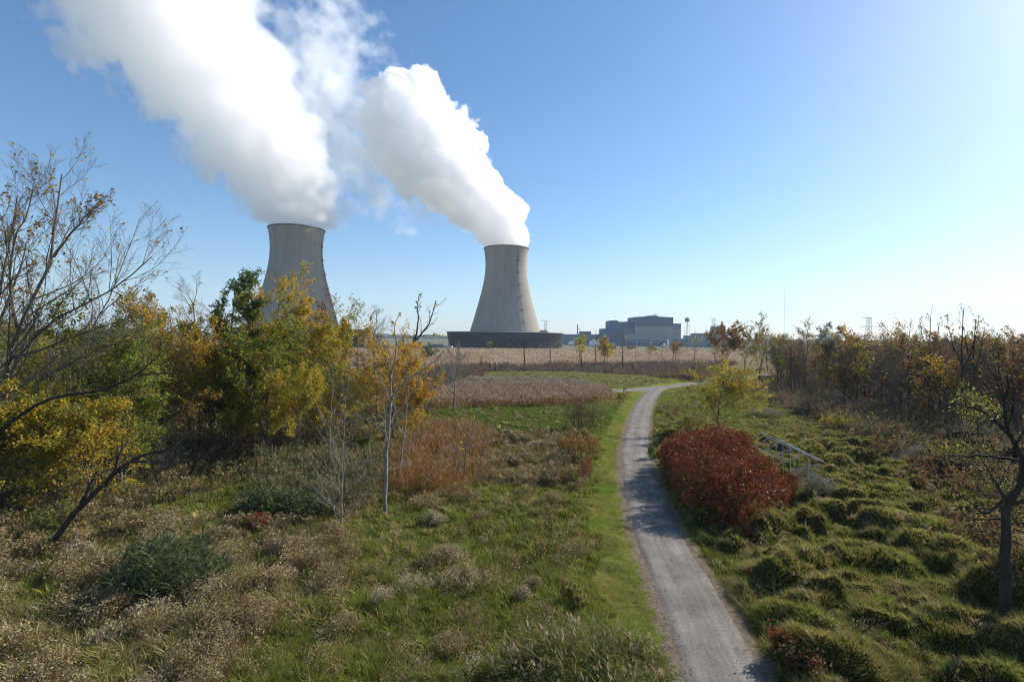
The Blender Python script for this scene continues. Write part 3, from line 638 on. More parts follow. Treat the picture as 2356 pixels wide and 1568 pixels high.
def cooling_tower(xp, Y, lad_deg, label, box):
    X = WP(xp, 845, Y)[0]
    t = thing('cooling_tower', (X, Y, 0), label, 'cooling tower', 'cooling towers of the power station')
    zs = np.linspace(6, 122, 80); pr = [(tower_r(z), z) for z in zs]
    inner = [(tower_r(z) - 0.9, z) for z in zs[::-1]]
    MB().lathe(pr + inner, 128).obj('shell', M_CONC, t, smooth=True)
    rt = tower_r(122)
    MB().lathe([(rt - 0.95, 122.0), (rt - 0.95, 122.9), (rt + 0.55, 122.9), (rt + 0.55, 121.7), (rt + 0.02, 121.4)], 128).obj('rim', M_RIM, t, smooth=False)
    # crossflow fill ring: sloping slatted bands with ledges between
    ring = MB(); nb = 7; z0, z1 = 0.6, 17.7; r0, r1 = 69.0, 72.0
    led = MB()
    for i in range(nb):
        a, b = i / nb, (i + 1) / nb; za, zb = lerp(z0, z1, a), lerp(z0, z1, b); ra, rb = lerp(r0, r1, a), lerp(r0, r1, b)
        ring.lathe([(ra - 0.5, za), (rb, zb - 0.38)], 144)
        led.lathe([(ra - 0.6, za - 0.34), (ra + 0.8, za - 0.34), (ra + 0.8, za), (ra - 0.6, za)], 144)
    lo = ring.obj('louvre_ring', M_LOUV, t)
    led.obj('ledge', M_LEDGE, lo)
    ribs = MB()
    for k in range(96):
        a = k * 2 * PI / 96; ca, sa = math.cos(a), math.sin(a)
        ribs.rod((r0 * ca, r0 * sa, 0), ((r1 + 0.35) * ca, (r1 + 0.35) * sa, 17.7), 0.16, n=4, caps=False)
    ribs.obj('rib', M_DSTEEL, lo)
    MB().lathe([(43.2, 18.9), (70.2, 18.4), (73.2, 18.25), (73.2, 17.6), (70.0, 17.6)], 144).obj('deck', M_DECK, t, smooth=False)
    d = np.array([-X, -Y]) / math.hypot(X, Y); r_ = np.array([Y, -X]) / math.hypot(X, Y)
    a = math.radians(lad_deg); di = math.cos(a) * d + math.sin(a) * r_; tn = np.array([-di[1], di[0]])
    lad = MB(); zz = np.linspace(18, 113, 40)
    for s in (-0.35, 0.35):
        for i in range(39):
            p = [(*(di * (tower_r(z) + 0.75) + tn * s), z) for z in (zz[i], zz[i + 1])]; lad.rod(p[0], p[1], 0.10, n=4, caps=False)
    for z in np.arange(19, 113, 1.6):
        q = di * (tower_r(z) + 0.75); lad.rod((*(q - tn * 0.35), z), (*(q + tn * 0.35), z), 0.08, n=4, caps=False)
        lad.rod((*q, z), (*(di * (tower_r(z) - 0.2)), z), 0.08, n=4, caps=False)
    lo = lad.obj('ladder', M_DSTEEL, t)
    ang = math.atan2(di[1], di[0])
    for z in (30, 45, 60, 75, 90, 104):
        p = MB().box(-1.0, 1.3, -1.5, 1.5, 0, 0.25)
        for sx in (-1.0, 1.3):
            for sy in (-1.5, 1.5): p.rod((sx, sy, 0.25), (sx, sy, 1.45), 0.07, n=4)
        p.box(-1.0, 1.3, -1.55, -1.45, 1.3, 1.45).box(-1.0, 1.3, 1.45, 1.55, 1.3, 1.45).box(1.25, 1.35, -1.44, 1.44, 1.3, 1.45)
        o = p.obj('platform', M_DSTEEL, lo); q = di * (tower_r(z) + 1.15); o.location = (q[0], q[1], z); o.rotation_euler = (0, 0, ang)
    if box:
        q = 54 * (math.cos(math.radians(58)) * d + math.sin(math.radians(58)) * r_)
        b = MB().box(-3.6, 3.6, -2.6, 2.6, 18.4, 21.4).box(-5.2, -3.602, -1.6, 1.6, 18.4, 20.0).box(3.602, 5.4, -1.4, 1.4, 18.4, 19.9)
        o = b.obj('deck_box', M_BOX, t); o.location = (q[0], q[1], 0); o.rotation_euler = (0, 0, math.atan2(r_[1], r_[0]))
    return t

# ------------------------------------------------------------------ power station buildings
M_SIDE = solid('blue_grey_siding', (.125, .185, .25), (.11, .165, .225), 0.05, 0.75, 0.2, stretch=(1, 1, 0.05))  # station wall colours are paled and blued to carry some distance haze
M_SIDE2 = solid('grey_siding', (.20, .26, .31), (.175, .23, .28), 0.05, 0.75, 0.2, stretch=(1, 1, 0.05))
M_PALEC = solid('pale_concrete', (.40, .385, .34), (.34, .33, .30), 0.06, 0.9, 0.1, stretch=(1, 1, 0.25))
M_BLUE = solid('low_blue_wall', (.15, .23, .31), (.12, .195, .27), 0.08, 0.8)
M_WHITE = solid('white_paint', (.78, .78, .76), (.66, .66, .65), 0.3, 0.6)
M_TRIM = solid('parapet_trim', (.05, .06, .07), (.04, .05, .06), 0.3)

def zx(x): return 1420 + x / 7.853
def zy(y): return 760 + y / 7.853
def z4x(x): return 1660 + x / 6.93
def z4y(y): return 740 + y / 6.93

def block(mb, x0, x1, yt, Y, depth, fx, fy, yb=None, peak=None):
    """box between picture columns x0..x1 up to row yt, its front at distance Y"""
    a = WP(fx(x0), fy(yt), Y); b = WP(fx(x1), fy(yt), Y); zt = (a[2] + b[2]) / 2
    zb = -0.2 if yb is None else WP(fx((x0 + x1) / 2), fy(yb), Y)[2]
    if peak is None: mb.box(a[0], b[0], Y, Y + depth, zb, zt)
    else:
        c = WP(fx((x0 + x1) / 2), fy(peak), Y)[2]; xm = (a[0] + b[0]) / 2
        v = [(x, y, z) for y in (Y, Y + depth) for x, z in ((a[0], zb), (b[0], zb), (b[0], zt), (xm, c), (a[0], zt))]
        mb.add(v, q=[(0, 1, 2, 4), (6, 5, 9, 7), (0, 5, 6, 1), (1, 6, 7, 2), (2, 7, 8, 3), (3, 8, 9, 4), (4, 9, 5, 0)], t=[(4, 2, 3), (9, 8, 7)])
    return a, b, zb, zt

def make_station():
    Y = 900.0
    # reactor building
    c = WP(zx(1700), zy(790), Y); t = thing('reactor_building', (c[0], Y, 0), 'huge blue grey block with a pale concrete lower front, tallest of the station', 'building')
    P = lambda mb, nm, m, par=t: set_parent(mb.obj(nm, m), par)
    mb = MB(); a, b, zb, zt = block(mb, 1320, 2068, 254, Y, 60, zx, zy, peak=238); up_ = P(mb, 'upper_wall', M_SIDE)
    mb = MB(); block(mb, 1575, 1765, 226, Y + 14, 30, zx, zy, yb=262); P(mb, 'roof_hood', M_SIDE)
    mb = MB(); block(mb, 2068.5, 2220, 379, Y + 6, 46, zx, zy); P(mb, 'side_wing', M_SIDE2)
    mb = MB(); block(mb, 1312, 2066, 440, Y - 1.2, 1.0, zx, zy); lw = P(mb, 'lower_wall', M_PALEC)
    for x in (1600, 1900):
        mb = MB(); block(mb, x - 1.5, x + 1.5, 441, Y - 1.35, 0.12, zx, zy); P(mb, 'wall_joint', M_SIDE2, t)
    mb = MB(); block(mb, 2066.5, 2212, 487, Y + 4.4, 1.4, zx, zy); P(mb, 'wing_wall', M_PALEC)
    mb = MB(); block(mb, 1118, 1311.5, 590, Y - 1.0, 40, zx, zy); P(mb, 'low_annex', M_PALEC)
    for x, yt, w in ((1725, 188, 18), (1680, 208, 24)):
        mb = MB(); q = WP(zx(x), zy(yt), Y + 20); q2 = WP(zx(x), zy(232), Y + 20)
        mb.rod((q[0], Y + 20, q2[2] - 1), (q[0], Y + 20, q[2]), w / 7.853 * .7 / 2, n=12); P(mb, 'roof_vent', M_TRIM)
    mb = MB(); q = WP(zx(1412), zy(176), Y + 20); mb.rod((q[0], Y + 20, zt - 1), tuple(q), 0.3, 0.15, n=6); P(mb, 'roof_mast', M_STEEL)
    # turbine hall
    c = WP(zx(950), zy(790), Y); t2 = thing('turbine_hall', (c[0], Y + 8, 0), 'dark stepped windowless hall joined to the left of the tall block', 'building')
    mb = MB(); block(mb, 838, 986, 319, Y + 8, 50, zx, zy); set_parent(mb.obj('stair_block', M_SIDE), t2)
    mb = MB(); block(mb, 986.3, 1319.5, 348, Y + 8, 60, zx, zy, peak=341); set_parent(mb.obj('main_wall', M_SIDE), t2)
    mb = MB(); block(mb, 686, 837.7, 479, Y + 8, 40, zx, zy); set_parent(mb.obj('low_wing', M_SIDE), t2)
    mb = MB(); q = WP(zx(920), zy(303), Y + 20); mb.rod((q[0], Y + 20, q[2] - 4), tuple(q), 0.7, n=8); set_parent(mb.obj('roof_vent', M_TRIM), t2)
    mb = MB(); block(mb, 1100, 1300, 478, Y + 7.6, 0.2, zx, zy, yb=586); set_parent(mb.obj('wall_panel', M_SIDE2), t2)
    # long low hall
    c = WP(zx(200), zy(760), Y + 30); t3 = thing('low_hall', (c[0], Y + 30, 0), 'long low grey hall with a raised roof house, left of the stepped hall', 'building')
    mb = MB(); block(mb, -88, 686, 592, Y + 30, 50, zx, zy); set_parent(mb.obj('wall', M_SIDE2), t3)
    mb = MB(); block(mb, 255, 455, 534, Y + 40, 26, zx, zy, yb=600); set_parent(mb.obj('roof_house', M_SIDE), t3)
    mb = MB(); block(mb, 625, 700, 584, Y + 29.6, 20, zx, zy); set_parent(mb.obj('end_step', M_SIDE2), t3)
    # stack
    q = WP(zx(188), zy(400), Y + 110); s = thing('vent_stack', (q[0], Y + 110, 0), 'slim dark vent stack with a slanting brace behind the low hall', 'stack')
    set_parent(MB().rod((q[0], Y + 110, 0), (q[0], Y + 110, q[2]), 1.15, 0.9, n=14).obj('flue', M_DSTEEL, None, True), s)
    p = WP(zx(228), zy(474), Y + 110); set_parent(MB().rod((q[0] + 0.8, Y + 110, 10), tuple(p), 0.4, 0.3, n=8).obj('brace', M_DSTEEL), s)
    # low blue service range in front of the block
    c = WP(zx(1500), zy(790), Y - 30); t4 = thing('service_building', (c[0], Y - 30, 0), 'low blue grey service range along the foot of the tall block', 'building')
    mb = MB(); block(mb, 1120, 1900, 706, Y - 30, 24, zx, zy); set_parent(mb.obj('wall', M_BLUE), t4)
    mb = MB(); block(mb, 840, 1119, 752, Y - 28, 20, zx, zy); set_parent(mb.obj('lean_to', M_BLUE), t4)
    for x in range(1160, 1880, 70):
        mb = MB(); block(mb, x, x + 34, 765, Y - 30.1, 0.08, zx, zy, yb=790); set_parent(mb.obj('window', M_TRIM), t4)
    # pale vaulted tents
    for x0, x1, yt, yb, lab in ((16, 220, 728, 772, 'low white vaulted store before the low hall, leftmost of the three'), (440, 690, 698, 748, 'largest white vaulted store, in the middle before the low hall'),
                                (500, 715, 748, 775, 'flat white vaulted store in front of the largest one')):
        Yt = Y - 60 - (60 if yt > 740 else 0)
        a = WP(zx(x0), zy(yb), Yt); b = WP(zx(x1), zy(yb), Yt); zt = WP(zx(x0), zy(yt), Yt)[2]; xm = (a[0] + b[0]) / 2; hw = (b[0] - a[0]) / 2
        th = thing('storage_shelter', (xm, Yt, 0), lab, 'shelter', 'white vaulted stores')
        an = np.linspace(0, PI, 17); prof = [(math.cos(q_) * hw, 1.2 + (zt - 1.2) * math.sin(q_) ** 0.7) for q_ in an]
        v = [(xx, yy, zz) for yy in (0, 16) for xx, zz in prof]; n = 17
        mb = MB().add(v, q=[(i, i + 1, n + i + 1, n + i) for i in range(n - 1)])
        mb.add([(xx, 0, zz) for xx, zz in prof] + [(0, 0, 1.2)], t=[(i + 1, i, n) for i in range(n - 1)])
        o = mb.obj('cover', M_WHITE); o.parent = th
        o = MB().box(-hw + .1, hw - .1, 0.1, 15.9, 0, 1.2).obj('base_wall', M_SIDE2); o.parent = th
    # white tank, silo, lamp post
    q = WP(zx(1880), zy(776), Y - 90); th = thing('storage_tank', (q[0], Y - 90, 0), 'white domed storage tank at the foot of the tall block', 'tank')
    mb = MB().lathe([(2.4, 0), (2.4, q[2] * .72), (2.0, q[2] * .88), (1.1, q[2] * .98), (0.01, q[2])], 24); o = mb.obj('vessel', M_WHITE, th, True)
    MB().lathe([(2.45, 0), (2.7, 0), (2.7, 0.5), (2.45, 0.5)], 24).obj('plinth', M_DECK, th)
    q = WP(zx(1963), zy(695), Y - 90); th = thing('silo', (q[0], Y - 90, 0), 'upright white silo beside the domed tank', 'silo')
    MB().lathe([(1.15, 0), (1.15, q[2] - 0.8), (0.6, q[2] - 0.15), (0.01, q[2])], 20).obj('barrel', M_WHITE, th, True)
    MB().lathe([(1.2, 2.0), (1.35, 2.0), (1.35, 2.3), (1.2, 2.3)], 20).obj('hoop', M_STEEL, th)
    q = WP(zx(1342), zy(752), Y - 90); th = thing('lamp_mast', (q[0], Y - 90, 0), 'short pale lamp mast before the blue service range', 'lamp mast')
    MB().rod((0, 0, 0), (0, 0, q[2]), 0.3, 0.22, n=8).obj('pole', M_WHITE, th); MB().box(-0.9, 0.9, -0.2, 0.2, q[2], q[2] + 0.35).obj('lamp_head', M_STEEL, th)
    # right-hand group
    c = WP(z4x(640), z4y(800), Y); t5 = thing('switch_house', (c[0], Y + 5, 0), 'stepped low blue grey buildings right of the water tower', 'building')
    mb = MB(); block(mb, 430, 551, 682, Y + 5, 30, z4x, z4y); set_parent(mb.obj('low_wall', M_SIDE2), t5)
    mb = MB(); block(mb, 551.3, 591, 661, Y + 5, 30, z4x, z4y); set_parent(mb.obj('step_wall', M_SIDE2), t5)
    mb = MB(); block(mb, 591.3, 860, 642, Y + 5, 36, z4x, z4y); set_parent(mb.obj('high_wall', M_SIDE), t5)
    for x in (546, 670):
        mb = MB(); q = WP(z4x(x), z4y(682), Y - 6); mb.box(q[0] - .6, q[0] + .6, Y - 6, Y - 5, 8, q[2]); set_parent(mb.obj('pipe', M_WHITE), t5)
    c = WP(z4x(540), z4y(800), Y - 40); t6 = thing('warehouse', (c[0], Y - 40, 0), 'long flat blue warehouse with a pale roof edge under the water tower', 'building')
    mb = MB(); a, b, zb, zt = block(mb, 240, 850, 748, Y - 40, 24, z4x, z4y); set_parent(mb.obj('wall', M_BLUE), t6)
    set_parent(MB().box(a[0] + 6, b[0] + .2, Y - 40.2, Y - 15.8, zt, zt + 0.6).obj('roof_edge', M_PALEC), t6)
    mb = MB(); block(mb, 280, 330, 790, Y - 40.15, 0.1, z4x, z4y); set_parent(mb.obj('door', M_TRIM), t6)
    c = WP(z4x(980), z4y(700), Y + 40); t7 = thing('office_block', (c[0], Y + 40, 0), 'narrow tall blue block with a raised right end beside the lattice pylon', 'building')
    mb = MB(); block(mb, 895, 1019, 526, Y + 40, 26, z4x, z4y); set_parent(mb.obj('wall', M_SIDE2), t7)
    mb = MB(); block(mb, 1019.2, 1066, 505, Y + 40, 26, z4x, z4y); set_parent(mb.obj('lift_shaft', M_SIDE2), t7)
    mb = MB(); block(mb, 945, 970, 519, Y + 48, 8, z4x, z4y, yb=527); set_parent(mb.obj('roof_vent', M_TRIM), t7)
    mb = MB(); block(mb, 1066.3, 1110, 660, Y + 44, 20, z4x, z4y); set_parent(mb.obj('annex', M_SIDE2), t7)
    a = WP(z4x(1760), z4y(958), 330); b = WP(z4x(1960), z4y(958), 330)
    th = thing('trailer', ((a[0] + b[0]) / 2, 330, 0), 'long white trailer half hidden behind the bare trees', 'trailer'); hw = (b[0] - a[0]) / 2
    MB().box(-hw, hw, 0, 2.6, 0.9, a[2]).obj('box_body', M_WHITE, th)
    for k in (-0.8, -0.68, 0.7, 0.82):
        o = MB().rod((k * hw, -0.05, 0.5), (k * hw, 0.35, 0.5), 0.5, n=16).obj('wheel', M_DSTEEL, th)
    # water tower
    Yw = Y + 60; q = WP(z4x(402), z4y(370), Yw); zb = WP(z4x(402), z4y(440), Yw)[2]; rt = 38 / 6.93 * .75
    th = thing('water_tower', (q[0], Yw, 0), 'domed water tower on thin legs right of the tall block', 'water tower')
    h = q[2]; MB().lathe([(0.01, zb - 0.6), (rt * .6, zb + .1), (rt, zb + 1.6), (rt, h - 2.6), (rt * .8, h - 1.1), (rt * .4, h - .2), (0.01, h)], 28).obj('tank', M_SIDE2, th)
    MB().rod((0, 0, 0), (0, 0, zb), 0.75, n=10).obj('riser', M_SIDE2, th)
    for k in range(6):
        a = k * PI / 3 + 0.2; MB().rod((5.2 * math.cos(a), 5.2 * math.sin(a), 0), (rt * .95 * math.cos(a), rt * .95 * math.sin(a), zb + 1.6), 0.3, n=6).obj('leg', M_STEEL, th)
    MB().lathe([(rt + .05, zb + 1.5), (rt + .9, zb + 1.5), (rt + .9, zb + 1.75), (rt + .05, zb + 1.75)], 28).obj('walkway', M_STEEL, th)

def set_parent(o, par):
    """parent with the geometry staying where it was built"""
    o.parent = par; o.location = (-par.location[0], -par.location[1], -par.location[2]); return o

def lattice(x, y, h, w, label, arms, grp, top='arms'):
    t = thing('lattice_pylon', (x, y, 0), label, 'pylon', grp)
    mb = MB(); nl = 9; r = 0.13
    def hw(z): return lerp(w, w * 0.42, min(1, z / (h * 0.75)))
    zs = np.linspace(0, h, nl + 1)
    for i in range(nl):
        a, b = zs[i], zs[i + 1]; A = hw(a); B = hw(b)
        ca = [(A, A), (A, -A), (-A, -A), (-A, A)]; cb = [(B, B), (B, -B), (-B, -B), (-B, B)]
        for k in range(4):
            mb.rod((*ca[k], a), (*cb[k], b), r * 1.3, n=4, caps=False); j = (k + 1) % 4
            mb.rod((*ca[k], a), (*cb[j], b), r * .7, n=4, caps=False); mb.rod((*ca[j], a), (*cb[k], b), r * .7, n=4, caps=False); mb.rod((*cb[k], b), (*cb[j], b), r * .7, n=4, caps=False)
    mb.obj('lattice', M_STEEL, t)
    for z, al in arms:
        m2 = MB(); B = hw(z); m2.rod((-B, 0, z + .1), (B, 0, z + .1), r, n=4)
        for s in (-1, 1):
            m2.rod((s * B, B, z), (s * al, 0, z + (0 if top == 'arms' else 1.6)), r, n=4).rod((s * B, -B, z), (s * al, 0, z + (0 if top == 'arms' else 1.6)), r, n=4).rod((s * B, 0, z + 1.6), (s * al, 0, z + .2), r * .8, n=4)
        m2.obj('crossarm', M_STEEL, t)
    return t

def make_pylons():
    g = 'lattice pylons of the power line'
    for xp, yp, Y, w, arms, lab in (
        (1364, 801, 860, 3.2, ((0.98, 7.5), (0.80, 5)), 'lattice pylon with a wide top behind the right end of the near ring'),
        (1784, 795, 960, 5.5, ((0.99, 7.5), (0.72, 6), (0.42, 7)), 'pale lattice pylon standing beside the narrow tall blue block'),
        (2172, 794, 560, 4.2, ((0.99, 7), (0.74, 10), (0.44, 12)), 'lattice pylon with three pairs of arms rising over the wood')):
        q = WP(xp, yp, Y); lattice(q[0], Y, q[2], w, lab, [(a * q[2], l) for a, l in arms], g)
    q = WP(1962, 719, 1150); t = thing('radio_mast', (q[0], 1150, 0), 'very tall hair thin guyed radio mast', 'mast'); h = q[2]
    mb = MB()
    for k in range(3):
        a = k * 2 * PI / 3; c, s = 0.55 * math.cos(a), 0.55 * math.sin(a); c2, s2 = 0.55 * math.cos(a + 2.09), 0.55 * math.sin(a + 2.09)
        mb.rod((c, s, 0), (c, s, h), 0.07, n=4)
        for z in np.arange(0, h - 3, 3): mb.rod((c, s, z), (c2, s2, z + 3), 0.03, n=3, caps=False)
    mb.obj('shaft', M_STEEL, t)
    for k in range(3):
        a = k * 2 * PI / 3 + 0.5; MB().rod((50 * math.cos(a), 50 * math.sin(a), 0), (0, 0, h * .9), 0.05, n=3).obj('guy_wire', M_STEEL, t)
    # wooden poles carrying wires behind the trees
    pts = []
    for i, (xz, yz, lab) in enumerate(((1458, 640, 'leftmost'), (1580, 655, 'second'), (1702, 650, 'middle'), (2000, 650, 'fourth'), (2250, 640, 'rightmost'))):
        Y = 400.0; q = WP(z4x(xz), z4y(yz), Y); pts.append(q)
        t = thing('utility_pole', (q[0], Y, 0), 'dark utility pole behind the bare trees, %s of the row of five' % lab, 'utility pole', 'utility poles behind the trees')
        MB().rod((0, 0, 0), (0, 0, q[2]), 0.20, 0.14, n=8).obj('pole', M_DARK, t); MB().box(-1.3, 1.3, -0.08, 0.08, q[2] - 1.3, q[2] - 1.1).obj('crossarm', M_DARK, t)
    mb = MB()
    for s in (-1.1, 1.1):
        for a, b in zip(pts[:-1], pts[1:]):
            k = np.linspace(0, 1, 9); P = a[None] * (1 - k[:, None]) + b[None] * k[:, None]; P[:, 2] -= 1.0 + 2.0 * k * (1 - k); P[:, 1] += s * 0.2
            v, q = tubes(P[None], np.full((1, 9), 0.045), 4); mb.add(v, q=q)
    tag(mb.obj('overhead_wire', M_DSTEEL), 'thin wires strung along the row of utility poles', 'wire')

def make_far():
    """low far shore and woods on the horizon, and the flat yard sheds left of the near ring"""
    rng = np.random.default_rng(31)
    mb = MB(); x = np.arange(-6500, 6500, 18.0); n = len(x)
    for row, (Y, hm) in enumerate(((2400, 15), (2900, 22), (3500, 30))):
        z = hm * (0.72 + 0.35 * fbm(x / 300, 0 * x, row, 4, 95) + 0.2 * np.abs(perlin(x / 30, 0 * x, row, 97))) + rng.normal(0, 0.6, n); z = np.maximum(z, 4)
        v = []
        for yy, zz in ((Y, -1 + 0 * z), (Y + 10, z * .8), (Y + 60, z), (Y + 200, z * .9), (Y + 260, -1 + 0 * z)): v.append(np.stack([x, np.full(n, yy) + 20 * perlin(x / 60, 0 * x, yy / 50), zz], 1))
        V = np.concatenate(v); i = np.arange(n - 1); q = np.concatenate([np.stack([k * n + i, k * n + i + 1, (k + 1) * n + i + 1, (k + 1) * n + i], 1) for k in range(4)])
        mb.add(V, q=q)
    tag(mb.obj('far_treeline', solid('far_woods', (.075, .08, .05), (.05, .055, .035), 0.05), smooth=False), 'low far woods lying along the horizon', None, None, 'stuff')
    g = 'low sheds in the yard left of the near ring'
    for xp, Y, w, h, m, lab in ((1087, 560, 16, 3.4, M_SIDE2, 'small dark flat shed left of the near cooling tower ring'), (1050, 590, 26, 1.6, M_WHITE, 'long pale kerb-high shed in the yard between the towers'),
                                (1120, 540, 9, 2.2, M_WHITE, 'short white shed close to the left end of the near ring'), (1010, 600, 20, 1.8, M_SIDE2, 'low grey shed seen through the sapling branches')):
        X = WP(xp, 850, Y)[0]; t = thing('yard_shed', (X, Y, 0), lab, 'shed', g)
        MB().box(-w / 2, w / 2, 0, 5, 0, h).obj('wall', m, t); MB().box(-w / 2 - .3, w / 2 + .3, -.3, 5.3, h + .002, h + .25).obj('roof', M_DECK, t); MB().box(-w * .3, -w * .3 + 1.2, -0.06, -0.003, 0.1, h * .8).obj('door', M_TRIM, t)

# ------------------------------------------------------------------ steam
def surface_nets(F, org, h):
    F = np.pad(F, 1, constant_values=-1.0); org = np.array(org) - h; S = F > 0
    nx, ny, nz = F.shape; sl = lambda d, n: slice(d, n - 1 + d)
    c = {}; s = {}
    for d in [(i, j, k) for i in (0, 1) for j in (0, 1) for k in (0, 1)]:
        c[d] = F[sl(d[0], nx), sl(d[1], ny), sl(d[2], nz)]; s[d] = c[d] > 0
    al = np.ones_like(s[(0, 0, 0)]); an = np.zeros_like(al)
    for d in s: al &= s[d]; an |= s[d]
    act = an & ~al; I = np.argwhere(act); pos = np.zeros((len(I), 3)); cnt = np.zeros(len(I))
    for d in s:
        for ax in range(3):
            if d[ax]: continue
            e = list(d); e[ax] = 1; e = tuple(e); fa = c[d][act]; fb = c[e][act]; x = (fa > 0) != (fb > 0)
            t = np.where(x, fa / np.where(x, fa - fb, 1), 0); p = np.array(d, float)[None] + t[:, None] * (np.array(e) - np.array(d))[None]
            pos += np.where(x[:, None], p, 0); cnt += x
    V = (I + pos / cnt[:, None]) * h + org
    idx = np.full(act.shape, -1); idx[act] = np.arange(len(I)); Q = []
    for ax in range(3):
        o = [a for a in range(3) if a != ax]; A = np.moveaxis(S, ax, 0); Ix = np.moveaxis(idx, ax, 0)
        A0 = A[:-1, 1:-1, 1:-1]; A1 = A[1:, 1:-1, 1:-1]; x = A0 != A1
        q = np.stack([Ix[:, :-1, :-1][x], Ix[:, 1:, :-1][x], Ix[:, 1:, 1:][x], Ix[:, :-1, 1:][x]], 1)
        fl = A0[x]
        if ax == 1: fl = ~fl
        q[~fl] = q[~fl][:, ::-1]; Q.append(q)
    return V, np.concatenate(Q)

def puff_mesh(F, org, h, iso):
    V, Q = surface_nets(F - iso, org, h)
    a, b, c = V[Q[:, 0]], V[Q[:, 1]], V[Q[:, 2]]; d = V[Q[:, 3]]
    vol = (np.einsum('ij,ij->i', a, np.cross(b, c)) + np.einsum('ij,ij->i', a, np.cross(c, d))).sum()
    if vol < 0: Q = Q[:, ::-1]
    return MB().add(V, q=Q)

def steam_mat(name, dens, g=0.55):
    m, nt, out = new_mat(name)
    v = N(nt, 'ShaderNodeVolumeScatter'); v.inputs['Color'].default_value = (1.0, 1.0, 1.0, 1); v.inputs['Density'].default_value = dens; v.inputs['Anisotropy'].default_value = g
    L(nt, v, 'Volume', out, 'Volume'); return m

def plume(axis, Yc, h, seed, nscale, amp, ydrift):
    """axis: list of (u, v, r_px); returns field on a grid"""
    A = []
    for i, (u, v, r) in enumerate(axis):
        Y = Yc + ydrift * i / (len(axis) - 1); p = W(u, v, Y); A.append((*p, r * .93 * Y / FPX))
    A = np.array(A); A = smooth_line(A, 2); A = resample(A, 6.0)
    pad = A[:, 3].max() * 0.9
    lo = (A[:, :3] - A[:, 3:]).min(0) - pad * .4; hi = (A[:, :3] + A[:, 3:]).max(0) + pad * .4
    ax = [np.arange(lo[k], hi[k], h) for k in range(3)]; X, Y, Z = np.meshgrid(*ax, indexing='ij')
    f = np.full(X.shape, -9.0); rad = np.full(X.shape, 20.0)
    for x, y, z, r in A:
        q = 1 - np.sqrt((X - x) ** 2 + (Y - y) ** 2 + (Z - z) ** 2) / r; k = q > f; f[k] = q[k]; rad[k] = r
    near = f > -0.9
    n = np.zeros(X.shape); px, py, pz = X[near], Y[near], Z[near]; s = 0; a = 1.0; sc = nscale
    for o in range(5):
        p = perlin(px / sc, py / sc, pz / sc, seed + o); s = s + a * (2.4 * np.abs(p) - 0.62 if o < 4 else p) * (0.9 if o else 1); a *= 0.70; sc *= 0.5
    n[near] = s
    n = n * amp - np.clip((125.0 - Z) / 8.0, 0, 1) * .9
    return f, n, lo

def make_steam():
    grp = 'steam plumes of the cooling towers'
    # broad plume of the larger tower
    ax = [(680, 512, 66), (670, 485, 80), (635, 442, 112), (600, 398, 140), (572, 345, 148), (535, 285, 148), (486, 215, 154), (418, 150, 178), (350, 85, 198), (302, 10, 215), (265, -80, 235), (240, -150, 225)]
    f, n, lo = plume(ax, 540, 3.2, 5, 60, 0.32, -50); F = f + n
    top = puff_mesh(F, lo, 3.4, 0.0).obj('steam_plume', steam_mat('steam_veil', 0.007), smooth=True)
    tag(top, 'broad soft white steam plume drifting up from the larger cooling tower', 'steam plume', grp)
    puff_mesh(F, lo, 3.4, 0.05).obj('steam_body', steam_mat('steam_thin', 0.014), top, smooth=True)
    puff_mesh(F, lo, 3.4, 0.12).obj('steam_core', steam_mat('steam_thick', 0.035), top, smooth=True)
    # crisp plume of the smaller tower
    ax = [(1161, 562, 52), (1146, 535, 60), (1116, 498, 74), (1078, 460, 85), (1030, 412, 98), (978, 362, 112), (936, 310, 116), (918, 272, 100), (948, 238, 74)]
    f, n, lo = plume(ax, 641, 2.6, 13, 46, 0.23, 45); F = f + n
    top = puff_mesh(F, lo, 2.7, 0.015).obj('steam_plume', steam_mat('steam_veil', 0.011), smooth=True)
    tag(top, 'billowing bright white steam plume leaning left from the smaller cooling tower', 'steam plume', grp)
    puff_mesh(F, lo, 2.7, 0.03).obj('steam_body', steam_mat('steam_thin', 0.03), top, smooth=True)
    puff_mesh(F, lo, 2.7, 0.055).obj('steam_core', steam_mat('steam_thick', 0.085), top, smooth=True)
    # torn veil drifting off between the two
    ax = [(930, 395, 95), (860, 380, 115), (800, 335, 125), (755, 270, 125), (725, 200, 115), (745, 120, 95), (775, 50, 80), (775, -30, 70)]
    f, n, lo = plume(ax, 675, 4.0, 23, 40, 0.85, 30)
    ax2 = [(740, 170, 60), (690, 100, 60), (640, 50, 62), (580, -10, 70)]
    w = puff_mesh(f * 0.8 + n, lo, 4.0, 0.10).obj('steam_wisp', steam_mat('steam_wisp', 0.006), top, smooth=True)
    puff_mesh(f * 0.8 + n, lo, 4.0, 0.42).obj('steam_tuft', steam_mat('steam_veil', 0.012), w, smooth=True)
    f, n, lo = plume([(905, 300, 92), (850, 255, 96), (790, 200, 92), (745, 130, 84)], 690, 4.0, 43, 36, 0.75, 10)
    puff_mesh(f * 0.8 + n, lo, 4.0, 0.12).obj('steam_wisp', steam_mat('steam_wisp', 0.006), top, smooth=True)
    f, n, lo = plume(ax2, 700, 4.0, 33, 36, 0.85, 20)
    puff_mesh(f * 0.8 + n, lo, 4.0, 0.25).obj('steam_wisp', steam_mat('steam_wisp', 0.005), top, smooth=True)

